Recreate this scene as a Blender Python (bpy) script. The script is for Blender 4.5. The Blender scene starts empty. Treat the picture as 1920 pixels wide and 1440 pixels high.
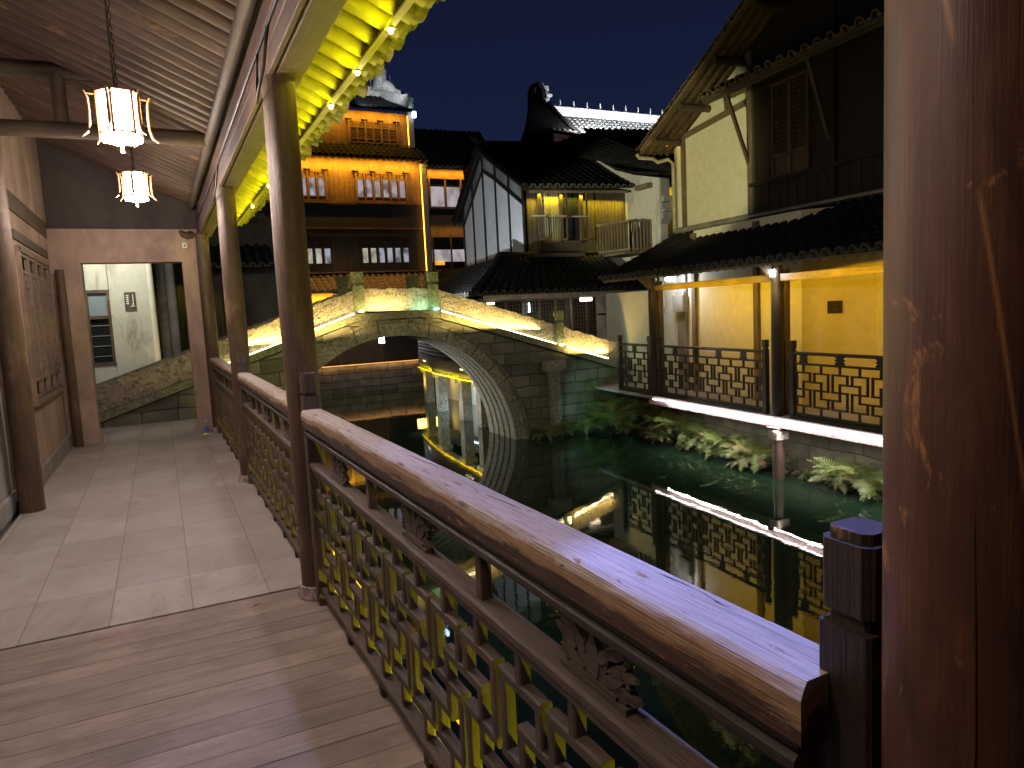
import bpy, math, random
from mathutils import Vector, Matrix, noise
random.seed(7)
sc = bpy.context.scene
COL = sc.collection
# ---------------------------------------------------------------- camera
RW = Matrix(((0.8944364520840374, 0.0912138660969748, -0.43779385995575903),
             (-0.44442463857407666, 0.07250432170090676, -0.8928772950204259),
             (-0.04970084316810811, 0.9931883778852503, 0.10538819773601098)))
cd = bpy.data.cameras.new('camera'); cam = bpy.data.objects.new('camera', cd); COL.objects.link(cam)
cam.matrix_world = Matrix.Translation((0, 0, 1.65)) @ RW.to_4x4()
cd.sensor_width = 36; cd.lens = 24.94; cd.clip_start = .03; cd.clip_end = 500
sc.camera = cam
# ---------------------------------------------------------------- world, exposure
w = bpy.data.worlds.new('World'); sc.world = w; w.use_nodes = True
nt = w.node_tree; nt.nodes.clear()
wo = nt.nodes.new('ShaderNodeOutputWorld'); bg = nt.nodes.new('ShaderNodeBackground')
tc = nt.nodes.new('ShaderNodeTexCoord'); sp = nt.nodes.new('ShaderNodeSeparateXYZ'); cr = nt.nodes.new('ShaderNodeValToRGB')
nt.links.new(tc.outputs['Generated'], sp.inputs[0]); nt.links.new(sp.outputs['Z'], cr.inputs[0])
cr.color_ramp.elements[0].position = .0; cr.color_ramp.elements[0].color = (.0080, .0125, .038, 1)
cr.color_ramp.elements[1].position = .55; cr.color_ramp.elements[1].color = (.0028, .0040, .014, 1)
nt.links.new(cr.outputs[0], bg.inputs[0]); bg.inputs[1].default_value = 1.0
nt.links.new(bg.outputs[0], wo.inputs[0])
sc.view_settings.view_transform = 'Standard'; sc.view_settings.look = 'None'
sc.view_settings.exposure = .5; sc.view_settings.gamma = 1
cy = sc.cycles
cy.use_denoising = True; cy.max_bounces = 6; cy.diffuse_bounces = 3; cy.glossy_bounces = 4; cy.transmission_bounces = 4
cy.caustics_reflective = False; cy.caustics_refractive = False; cy.sample_clamp_indirect = 4; cy.use_light_tree = True

def area(name, loc, direction, sx, sy, power, color, along=None, spread=180):
    l = bpy.data.lights.new(name, 'AREA'); l.shape = 'RECTANGLE'; l.size = sx; l.size_y = sy
    l.energy = power; l.color = color; l.spread = math.radians(spread)
    o = bpy.data.objects.new(name, l); COL.objects.link(o)
    z = -Vector(direction).normalized(); x = Vector(along or (0, 1, 0)); x = (x - z * x.dot(z)).normalized(); y = z.cross(x)
    o.matrix_world = Matrix.Translation(loc) @ Matrix((x, y, z)).transposed().to_4x4()
    return o
def spot(name, loc, target, power, color, angle=60, blend=.5, r=.04):
    l = bpy.data.lights.new(name, 'SPOT'); l.energy = power; l.color = color
    l.spot_size = math.radians(angle); l.spot_blend = blend; l.shadow_soft_size = r
    o = bpy.data.objects.new(name, l); COL.objects.link(o); o.location = loc
    o.rotation_euler = (Vector(target) - Vector(loc)).to_track_quat('-Z', 'Y').to_euler()
    return o
def point(name, loc, power, color, r=.05):
    l = bpy.data.lights.new(name, 'POINT'); l.energy = power; l.color = color; l.shadow_soft_size = r
    o = bpy.data.objects.new(name, l); COL.objects.link(o); o.location = loc
    return o
YEL = (1, .92, .0); AMB = (1, .50, .03); GOLD = (1, .72, .0)
# near eave: LED strip under the batten washes the soffit, the beams and the outer faces of posts and rail
area('eave_light', (1.195, 6.3, 3.165), (-.86, 0, .38), 12.5, .02, 20, YEL)
area('eave_fill_light', (1.17, 6.3, 2.72), (-.30, 0, .95), 12.5, .02, 16, YEL)
area('kerb_light', (1.12, 6.2, -.16), (-.16, 0, .98), 12.4, .02, 80, YEL)
spot('violet_eave_lamp', (1.17, 1.7, 2.9), (.62, 1.9, 0), 70, (.36, .36, 1.0), 58, .5)
spot('violet_eave_lamp', (1.17, 1.0, 2.9), (.80, .80, 1.2), 170, (.22, .30, 1.0), 34, .5)
spot('violet_eave_lamp', (1.17, 3.0, 2.9), (.2, 3.4, 0), 40, (.72, .66, 1.0), 72, .5)
spot('violet_eave_lamp', (1.17, 6.6, 2.9), (.3, 6.8, 0), 35, (.85, .85, 1.0), 74, .4)
# floodlights below the near eave aimed over the canal
spot('canal_flood', (1.35, 7.0, 2.95), (10.15, 11.6, 4.4), 1150, (1, .93, .42), 24, .5, .05)
spot('canal_flood', (1.35, 11.0, 2.9), (12.5, 17.3, 4.7), 2600, (1, .96, .64), 20, .5, .05)
spot('canal_flood', (1.35, 9.5, 2.9), (4.2, 13.6, .6), 150, (1, .95, .48), 84, .7, .05)
# ---------------------------------------------------------------- materials
MATS = {}
def newmat(name):
    m = bpy.data.materials.new(name); m.use_nodes = True; nt = m.node_tree
    for n in list(nt.nodes):
        if n.type not in ('BSDF_PRINCIPLED', 'OUTPUT_MATERIAL'): nt.nodes.remove(n)
    b = [n for n in nt.nodes if n.type == 'BSDF_PRINCIPLED'][0]; MATS[name] = m
    return m, nt, b
def N(nt, t, **kw):
    n = nt.nodes.new(t)
    for k, v in kw.items(): setattr(n, k, v)
    return n
def coords(nt, scale, attr='gco'):
    a = N(nt, 'ShaderNodeAttribute'); a.attribute_name = attr
    mp = N(nt, 'ShaderNodeMapping'); mp.inputs['Scale'].default_value = scale
    nt.links.new(a.outputs['Vector'], mp.inputs['Vector']); return mp.outputs[0]
def noise_n(nt, vec, scale, detail=5, rough=.55, dist=0):
    n = N(nt, 'ShaderNodeTexNoise'); n.inputs['Scale'].default_value = scale; n.inputs['Detail'].default_value = detail
    n.inputs['Roughness'].default_value = rough; n.inputs['Distortion'].default_value = dist
    nt.links.new(vec, n.inputs['Vector']); return n.outputs['Fac']
def ramp(nt, fac, stops):
    r = N(nt, 'ShaderNodeValToRGB'); e = r.color_ramp.elements
    while len(e) < len(stops): e.new(.5)
    for i, (p, c) in enumerate(stops):
        e[i].position = p; e[i].color = (*c, 1) if len(c) == 3 else c
    nt.links.new(fac, r.inputs[0]); return r.outputs[0]
def mix(nt, fac, a, b, mode='MIX'):
    m = N(nt, 'ShaderNodeMix', data_type='RGBA', blend_type=mode)
    if isinstance(fac, (int, float)): m.inputs[0].default_value = fac
    else: nt.links.new(fac, m.inputs[0])
    for s, v in ((6, a), (7, b)):
        if isinstance(v, tuple): m.inputs[s].default_value = (*v, 1)
        else: nt.links.new(v, m.inputs[s])
    return m.outputs[2]
def bump(nt, b, h, strength, dist=.01, prev=None):
    n = N(nt, 'ShaderNodeBump'); n.inputs['Strength'].default_value = strength; n.inputs['Distance'].default_value = dist
    nt.links.new(h, n.inputs['Height'])
    if prev: nt.links.new(prev, n.inputs['Normal'])
    nt.links.new(n.outputs[0], b.inputs['Normal']); return n.outputs[0]
def wood(name, dark, light, worn=None, scale=1., rough=.55, bs=.5, wornpos=(.5, .62), planks=None):
    m, nt, b = newmat(name)
    v = coords(nt, (1.6 * scale, 22 * scale, 22 * scale)); g = noise_n(nt, v, 3, 8, .68, .9)
    v2 = coords(nt, (1.4 * scale, 95 * scale, 95 * scale)); g2 = noise_n(nt, v2, 3, 3, .6)
    c = ramp(nt, g, [(.28, dark), (.5, tuple(.5 * (x + y) for x, y in zip(dark, light))), (.75, light)])
    c = mix(nt, ramp(nt, g2, [(.42, (0, 0, 0)), (.62, (.55, .55, .55))]), c, dark)
    v3 = coords(nt, (1.2 * scale, 3 * scale, 3 * scale)); g3 = noise_n(nt, v3, 1.6, 6, .65, .3)
    if worn: c = mix(nt, ramp(nt, g3, [(wornpos[0], (0, 0, 0)), (wornpos[1], (1, 1, 1))]), c, worn)
    g4 = noise_n(nt, coords(nt, (1, 1, 1)), 2.2, 4, .6)
    c = mix(nt, ramp(nt, g4, [(.3, (.55, .55, .55)), (.7, (1, 1, 1))]), (0, 0, 0), c)
    h = N(nt, 'ShaderNodeMath', operation='ADD'); nt.links.new(g, h.inputs[0]); nt.links.new(g2, h.inputs[1])
    bump(nt, b, h.outputs[0], bs, .006)
    nt.links.new(c, b.inputs['Base Color']); b.inputs['Roughness'].default_value = rough
    return m
def plaster(name, base, stain, spots=(.45, .7), rough=.85, bs=.25, vert=.35, sc_=1.):
    m, nt, b = newmat(name)
    g = noise_n(nt, coords(nt, (1.2 * sc_, 1.2 * sc_, vert * sc_)), 1.6, 8, .65, .4)
    g2 = noise_n(nt, coords(nt, (1, 1, 1)), 7, 6, .6)
    c = mix(nt, ramp(nt, g, [(spots[0], (0, 0, 0)), (spots[1], (1, 1, 1))]), base, stain)
    c = mix(nt, ramp(nt, g2, [(.35, (.88, .88, .88)), (.65, (1, 1, 1))]), (0.02, .02, .02), c)
    bump(nt, b, g2, bs, .006)
    nt.links.new(c, b.inputs['Base Color']); b.inputs['Roughness'].default_value = rough
    return m
def blocks(name, c1, c2, mortar, bw=.7, bh=.28, ms=.012, bs=.8, moss=None, rough=.85):
    m, nt, b = newmat(name)
    a = coords(nt, (1, 1, 1)); g = noise_n(nt, a, 2.5, 6, .6, .2)
    wv = N(nt, 'ShaderNodeVectorMath', operation='MULTIPLY_ADD')
    nz = N(nt, 'ShaderNodeTexNoise'); nz.inputs['Scale'].default_value = 1.6; nt.links.new(a, nz.inputs['Vector'])
    nt.links.new(nz.outputs['Color'], wv.inputs[0]); wv.inputs[1].default_value = (.12, .10, 0); nt.links.new(a, wv.inputs[2])
    br = N(nt, 'ShaderNodeTexBrick'); nt.links.new(wv.outputs[0], br.inputs['Vector'])
    br.inputs['Scale'].default_value = 1; br.inputs['Brick Width'].default_value = bw; br.inputs['Row Height'].default_value = bh
    br.inputs['Mortar Size'].default_value = ms; br.inputs['Mortar Smooth'].default_value = .4; br.inputs['Bias'].default_value = 0
    br.inputs['Color1'].default_value = (*c1, 1); br.inputs['Color2'].default_value = (*c2, 1); br.inputs['Mortar'].default_value = (*mortar, 1)
    br.squash = 1.4; br.squash_frequency = 3; br.offset = .43
    c = mix(nt, ramp(nt, g, [(.3, (.45, .45, .45)), (.7, (1, 1, 1))]), (.01, .01, .008), br.outputs['Color'])
    if moss:
        g3 = noise_n(nt, a, 1.3, 6, .7)
        c = mix(nt, ramp(nt, g3, [(.5, (0, 0, 0)), (.66, (.8, .8, .8))]), c, moss)
    g2 = noise_n(nt, a, 14, 6, .65)
    s = N(nt, 'ShaderNodeMath', operation='MULTIPLY_ADD'); nt.links.new(g2, s.inputs[0]); s.inputs[1].default_value = .5
    inv = N(nt, 'ShaderNodeMath', operation='SUBTRACT'); inv.inputs[0].default_value = 1; nt.links.new(br.outputs['Fac'], inv.inputs[1])
    nt.links.new(inv.outputs[0], s.inputs[2])
    bump(nt, b, s.outputs[0], bs, .02)
    nt.links.new(c, b.inputs['Base Color']); b.inputs['Roughness'].default_value = rough
    return m
def roughstone(name, c1, c2, bs=1., scale=1., rough=.9, streak=False):
    m, nt, b = newmat(name)
    a = coords(nt, (1, 1, 1)); g = noise_n(nt, a, 3 * scale, 6, .65)
    c = ramp(nt, g, [(.3, c1), (.7, c2)])
    v = coords(nt, (26 * scale, 10 * scale, 17 * scale)) if streak else a
    g2 = noise_n(nt, v, 1 if streak else 22 * scale, 5, .7, 1.)
    c = mix(nt, ramp(nt, g2, [(.38, (.15, .15, .15)), (.58, (1, 1, 1))]), tuple(x * .25 for x in c1), c)
    bump(nt, b, g2, bs, .05 if streak else .03)
    nt.links.new(c, b.inputs['Base Color']); b.inputs['Roughness'].default_value = rough
    return m
def plain(name, col, rough=.6, metal=0, nscale=8, var=.3):
    m, nt, b = newmat(name)
    g = noise_n(nt, coords(nt, (1, 1, 1)), nscale, 5, .6)
    c = ramp(nt, g, [(.3, tuple(x * (1 - var) for x in col)), (.7, tuple(min(1, x * (1 + var)) for x in col))])
    nt.links.new(c, b.inputs['Base Color']); b.inputs['Roughness'].default_value = rough; b.inputs['Metallic'].default_value = metal
    bump(nt, b, g, .15, .005)
    if 'tile' in name: b.inputs['Specular IOR Level'].default_value = .15
    return m
def emis(name, col, strength):
    m, nt, b = newmat(name); b.inputs['Base Color'].default_value = (*col, 1)
    b.inputs['Emission Color'].default_value = (*col, 1); b.inputs['Emission Strength'].default_value = strength
    return m

M = {}
M['post'] = wood('weathered_post_wood', (.05, .029, .018), (.19, .115, .07), (.23, .155, .105), 1, .5, .6, (.55, .72))
def pillarmat():
    m, nt, b = newmat('red_pillar_wood')
    g = noise_n(nt, coords(nt, (1.6, 7, 7)), 2.6, 7, .62, .8); g2 = noise_n(nt, coords(nt, (1.6, 60, 60)), 3, 6, .65, .5); g3 = noise_n(nt, coords(nt, (3, 5, 5)), 2.1, 8, .72, .6)
    c = ramp(nt, g, [(.30, (.030, .0095, .0035)), (.52, (.070, .025, .009)), (.74, (.125, .050, .018))])
    c = mix(nt, ramp(nt, g2, [(.40, (.4, .4, .4)), (.58, (0, 0, 0))]), c, (.03, .010, .005))
    c = mix(nt, ramp(nt, g3, [(.58, (0, 0, 0)), (.64, (.8, .8, .8)), (.72, (.2, .2, .2))]), c, (.30, .15, .05))
    vo = N(nt, 'ShaderNodeTexVoronoi'); vo.feature = 'DISTANCE_TO_EDGE'; nt.links.new(coords(nt, (1.1, 3.0, 3.0)), vo.inputs['Vector']); vo.inputs['Scale'].default_value = 1.3
    n4 = noise_n(nt, coords(nt, (1, 1, 1)), 3.1, 3, .5)
    k = N(nt, 'ShaderNodeMath', operation='MULTIPLY'); nt.links.new(ramp(nt, vo.outputs['Distance'], [(.0, (1, 1, 1)), (.012, (0, 0, 0))]), k.inputs[0]); nt.links.new(ramp(nt, n4, [(.5, (0, 0, 0)), (.56, (1, 1, 1))]), k.inputs[1])
    c = mix(nt, k.outputs[0], c, (.24, .11, .035))
    bump(nt, b, g2, .25, .004); nt.links.new(c, b.inputs['Base Color']); b.inputs['Roughness'].default_value = .55
    return m
M['pillar'] = pillarmat()
M['rail'] = wood('worn_handrail_wood', (.16, .11, .08), (.36, .29, .23), (.07, .038, .02), .8, .55, .8, (.56, .60))
def railmat():
    m, nt, b = newmat('handrail_worn')
    v = coords(nt, (1.6, 40, 40)); g = noise_n(nt, v, 3, 8, .7, .9); v2 = coords(nt, (1.1, 120, 120)); g2 = noise_n(nt, v2, 3, 3, .6)
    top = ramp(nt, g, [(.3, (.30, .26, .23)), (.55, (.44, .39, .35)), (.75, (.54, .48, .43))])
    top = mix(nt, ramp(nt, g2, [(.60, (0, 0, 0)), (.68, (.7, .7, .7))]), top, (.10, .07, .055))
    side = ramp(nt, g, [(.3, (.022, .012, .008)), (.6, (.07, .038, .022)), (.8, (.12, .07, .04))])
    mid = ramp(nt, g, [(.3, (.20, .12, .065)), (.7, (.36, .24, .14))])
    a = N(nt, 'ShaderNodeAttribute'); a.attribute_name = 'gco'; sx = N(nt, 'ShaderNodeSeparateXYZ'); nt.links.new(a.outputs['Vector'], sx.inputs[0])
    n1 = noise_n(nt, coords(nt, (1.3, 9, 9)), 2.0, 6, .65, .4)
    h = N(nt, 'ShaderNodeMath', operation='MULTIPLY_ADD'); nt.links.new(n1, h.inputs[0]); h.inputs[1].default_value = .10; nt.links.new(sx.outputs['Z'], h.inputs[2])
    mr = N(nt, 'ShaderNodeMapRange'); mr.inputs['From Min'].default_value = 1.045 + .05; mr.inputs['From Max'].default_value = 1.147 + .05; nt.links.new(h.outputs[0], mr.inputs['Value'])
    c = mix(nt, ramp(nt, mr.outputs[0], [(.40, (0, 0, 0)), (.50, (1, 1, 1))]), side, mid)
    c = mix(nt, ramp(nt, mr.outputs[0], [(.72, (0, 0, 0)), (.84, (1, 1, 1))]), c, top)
    ch = noise_n(nt, coords(nt, (4, 14, 14)), 2.4, 9, .75, .5); c = mix(nt, ramp(nt, ch, [(.61, (0, 0, 0)), (.63, (1, 1, 1))]), c, (.24, .145, .075)); c = mix(nt, ramp(nt, ch, [(.36, (.8, .8, .8)), (.39, (0, 0, 0))]), c, (.06, .038, .026))
    vo = N(nt, 'ShaderNodeTexVoronoi'); nt.links.new(coords(nt, (1.1, 6, 6)), vo.inputs['Vector']); vo.inputs['Scale'].default_value = 1.6
    c = mix(nt, ramp(nt, vo.outputs['Distance'], [(.05, (.8, .8, .8)), (.10, (0, 0, 0))]), c, (.07, .045, .03))
    bump(nt, b, g2, .8, .006); nt.links.new(c, b.inputs['Base Color']); b.inputs['Roughness'].default_value = .72; b.inputs['Specular IOR Level'].default_value = .25
    return m
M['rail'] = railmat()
M['raildark'] = wood('dark_rail_wood', (.012, .007, .005), (.045, .026, .017), (.22, .12, .05), 1, .5, .5, (.66, .69))
M['lattice'] = wood('lattice_wood', (.045, .030, .021), (.155, .11, .08), None, 1, .6, .5)
M['odark'] = wood('far_lattice_wood', (.014, .010, .008), (.04, .029, .022), None, 1, .5, .5)
M['board'] = wood('pinkish_board_wood', (.08, .048, .035), (.19, .12, .09), None, .8, .65, .5)
M['beam'] = wood('beam_wood', (.065, .045, .03), (.16, .115, .075), None, .8, .6, .6)
M['rafter'] = wood('rafter_wood', (.075, .048, .036), (.20, .125, .085), (.34, .19, .07), 1, .6, .5, (.6, .68))
M['soffit'] = wood('soffit_wood', (.30, .27, .20), (.55, .50, .36), None, .8, .6, .5)
M['deck'] = wood('deck_plank_wood', (.24, .19, .165), (.44, .355, .31), (.50, .40, .345), .8, .6, .8, (.52, .72))
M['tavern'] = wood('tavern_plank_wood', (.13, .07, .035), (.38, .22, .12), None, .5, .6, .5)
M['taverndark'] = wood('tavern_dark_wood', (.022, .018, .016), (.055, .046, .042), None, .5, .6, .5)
M['darkwood'] = wood('dark_facade_wood', (.010, .007, .005), (.034, .020, .012), None, .5, .7, .5)
M['greywood'] = wood('grey_facade_wood', (.12, .09, .06), (.33, .27, .18), None, .6, .7, .5)
M['plaster'] = plaster('cream_plaster', (.74, .72, .60), (.56, .52, .40), (.62, .98), bs=.12)
M['dirty'] = plaster('dirty_white_plaster', (.55, .54, .47), (.12, .11, .09), (.5, .72))
M['white'] = plaster('clean_white_plaster', (.72, .74, .76), (.62, .64, .66), (.4, .8), bs=.1)
M['brown'] = plaster('brown_grimy_plaster', (.47, .345, .28), (.24, .165, .13), (.38, .68), vert=.6)
M['window'] = wood('window_wood', (.16, .11, .085), (.36, .26, .21), None, 1, .6, .5)
M['frontplank'] = wood('old_plank_wood', (.045, .035, .022), (.15, .12, .08), None, .6, .7, .5)
M['greyblue'] = plaster('grey_wall_plaster', (.30, .29, .28), (.15, .14, .135), (.4, .7))
M['darkwall'] = plaster('dark_wall_plaster', (.10, .085, .075), (.05, .042, .038), (.4, .7))  # dark mottled tone, also given to the dark recess over the lintel
M['yellow'] = plaster('smooth_cream_plaster', (.66, .58, .36), (.58, .50, .30), (.45, .8), bs=.08)
M['stone'] = blocks('bridge_block_stone', (.10, .095, .075), (.24, .225, .18), (.03, .026, .02), .58, .25, .011, 1., (.07, .085, .03))
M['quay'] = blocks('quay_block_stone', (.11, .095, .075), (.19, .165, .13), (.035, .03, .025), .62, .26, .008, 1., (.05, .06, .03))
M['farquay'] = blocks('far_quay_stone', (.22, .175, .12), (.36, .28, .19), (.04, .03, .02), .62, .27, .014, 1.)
M['ring'] = roughstone('arch_ring_stone', (.20, .19, .145), (.36, .34, .26), .5, 1.)
M['ramp'] = roughstone('smooth_ramp_stone', (.24, .20, .15), (.32, .27, .20), .15, .5)
M['soffitstone'] = roughstone('arch_soffit_stone', (.24, .23, .19), (.42, .40, .34), .4, 1.)
M['coping'] = roughstone('coping_stone', (.14, .14, .09), (.26, .25, .16), .5, 1.)
M['parapet'] = roughstone('hammered_parapet_stone', (.32, .28, .21), (.56, .50, .39), 1., 1.3, streak=True)
M['olivestone'] = roughstone('olive_post_stone', (.10, .13, .06), (.32, .33, .18), 1., 1.2)  # olive cast of the post lighting put into the stone colour
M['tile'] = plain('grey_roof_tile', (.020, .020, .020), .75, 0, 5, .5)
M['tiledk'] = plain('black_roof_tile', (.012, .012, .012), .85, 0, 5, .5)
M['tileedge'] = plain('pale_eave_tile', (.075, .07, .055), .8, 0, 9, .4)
M['tilelit'] = plain('lit_hall_roof', (.28, .28, .27), .8, 0, 9, .5)  # tile colour raised so the roof reads as floodlit
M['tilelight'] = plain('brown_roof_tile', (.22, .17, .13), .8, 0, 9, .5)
M['metal'] = plain('dark_metal', (.04, .04, .04), .4, .8)
M['pipe'] = plain('pale_downpipe', (.42, .38, .28), .5, 0)
M['whiteplastic'] = plain('white_plastic', (.7, .7, .68), .4, 0, 5, .05)
M['ornament'] = roughstone('white_ridge_plaster', (.55, .55, .53), (.75, .75, .72), .4, 1.)
M['sill'] = roughstone('pinkish_slab_stone', (.36, .29, .27), (.55, .45, .43), .4, 1.)
M['fur'] = plain('curtain_cloth', (.2, .18, .11), .9, 0, 20, .3)
M['lanternwood'] = wood('lantern_wood', (.25, .10, .03), (.5, .24, .08), None, 2, .45, .2)
M['paper'] = emis('lantern_paper', (1, .86, .68), 46)
M['fringe'] = emis('lantern_fringe', (1, .85, .72), 18)
M['bulb'] = emis('yellow_bulb', (1, .95, .25), 40)
M['bulbw'] = emis('white_bulb', (.85, .92, 1), 45)
M['ledwarm'] = emis('warm_led_strip', (1, .86, .45), 14)
M['ledwhite'] = emis('white_led_strip', (1, .86, .84), 9)
M['ledamber'] = emis('amber_led_strip', (1, .42, .03), 5)
M['ledyellow'] = emis('yellow_rope_light', (1, .66, .0), .9)
M['greenlamp'] = emis('green_lamp', (.35, 1, .7), 10)
M['winlit'] = None
def window_glow(name, c1, c2, s, sx=2.0, sy=1.5):
    m, nt, b = newmat(name)
    g = noise_n(nt, coords(nt, (sx, sx, sy)), 1.5, 2, .4)
    c = ramp(nt, g, [(.35, c1), (.6, c2)])
    nt.links.new(c, b.inputs['Emission Color']); b.inputs['Emission Strength'].default_value = s
    b.inputs['Base Color'].default_value = (.02, .02, .02, 1); b.inputs['Roughness'].default_value = .2
    return m
M['winlit'] = window_glow('lit_window_pane', (.10, .10, .13), (.42, .42, .50), .8)
M['wincream'] = window_glow('cream_window_pane', (.25, .23, .18), (.55, .52, .42), .8)
M['winwhite'] = window_glow('pale_window_pane', (.22, .19, .20), (.38, .34, .36), .8)
M['winorange'] = window_glow('orange_window_pane', (.5, .16, .02), (.9, .4, .05), 1.)
M['glassdark'] = plain('dark_glass', (.015, .018, .02), .08, 0, 2, .5)
M['glassblue'] = plain('frosted_blue_glass', (.20, .26, .28), .35, 0, 1, .15)
def leafmat(name, c1, c2):
    m, nt, b = newmat(name)
    a = N(nt, 'ShaderNodeAttribute'); a.attribute_name = 'gco'
    g = noise_n(nt, a.outputs['Vector'], 3, 3, .6)
    nt.links.new(ramp(nt, g, [(.3, c1), (.7, c2)]), b.inputs['Base Color']); b.inputs['Roughness'].default_value = .5
    try: b.inputs['Transmission Weight'].default_value = 0
    except Exception: pass
    return m
M['fern'] = leafmat('fern_leaf', (.07, .12, .025), (.20, .27, .07))
M['fernpale'] = leafmat('pale_fern_leaf', (.10, .14, .04), (.25, .28, .10))
M['ferndry'] = leafmat('dry_fern_leaf', (.22, .10, .05), (.30, .20, .08))
M['leaf'] = leafmat('tree_leaf', (.03, .05, .015), (.07, .10, .03))
M['trunk'] = wood('bark', (.03, .025, .02), (.08, .06, .045))
# paving
def pavemat():
    m, nt, b = newmat('paving_stone'); a = coords(nt, (1, 1, 1))
    br = N(nt, 'ShaderNodeTexBrick'); nt.links.new(a, br.inputs['Vector']); br.offset = 0; br.squash = 1
    br.inputs['Scale'].default_value = 1; br.inputs['Brick Width'].default_value = .43; br.inputs['Row Height'].default_value = .66
    br.inputs['Mortar Size'].default_value = .004; br.inputs['Mortar Smooth'].default_value = .2
    br.inputs['Color1'].default_value = (.33, .305, .295, 1); br.inputs['Color2'].default_value = (.41, .385, .37, 1); br.inputs['Mortar'].default_value = (.20, .18, .17, 1)
    g = noise_n(nt, a, 1.8, 8, .65, .3); c = mix(nt, ramp(nt, g, [(.35, (.72, .70, .68)), (.65, (1, 1, 1))]), (.12, .09, .07), br.outputs['Color'])
    g3 = noise_n(nt, a, 30, 4, .7)
    c = mix(nt, ramp(nt, g3, [(.62, (0, 0, 0)), (.75, (.35, .35, .35))]), c, (.13, .10, .08)); g5 = noise_n(nt, coords(nt, (1.1, .5, 1)), 1.2, 9, .72, .8); c = mix(nt, ramp(nt, g5, [(.52, (0, 0, 0)), (.62, (.45, .45, .45)), (.7, (.1, .1, .1))]), c, (.20, .165, .14))
    inv = N(nt, 'ShaderNodeMath', operation='SUBTRACT'); nt.links.new(g3, inv.inputs[0]); nt.links.new(br.outputs['Fac'], inv.inputs[1])
    bump(nt, b, inv.outputs[0], .3, .004)
    nt.links.new(c, b.inputs['Base Color']); b.inputs['Roughness'].default_value = .62
    return m
M['pave'] = pavemat()
def watermat():
    m, nt, b = newmat('canal_water'); t = N(nt, 'ShaderNodeTexCoord')
    mp = N(nt, 'ShaderNodeMapping'); mp.inputs['Scale'].default_value = (1, 1, 1); nt.links.new(t.outputs['Object'], mp.inputs[0])
    g = noise_n(nt, mp.outputs[0], 2.6, 5, .6, .5); bump(nt, b, g, .055, .02)
    b.inputs['Base Color'].default_value = (.011, .027, .015, 1); b.inputs['Roughness'].default_value = .012
    b.inputs['IOR'].default_value = 1.55; b.inputs['Specular IOR Level'].default_value = .5
    return m
M['water'] = watermat()
M['ground'] = plain('dark_ground', (.05, .045, .04), .9)

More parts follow.
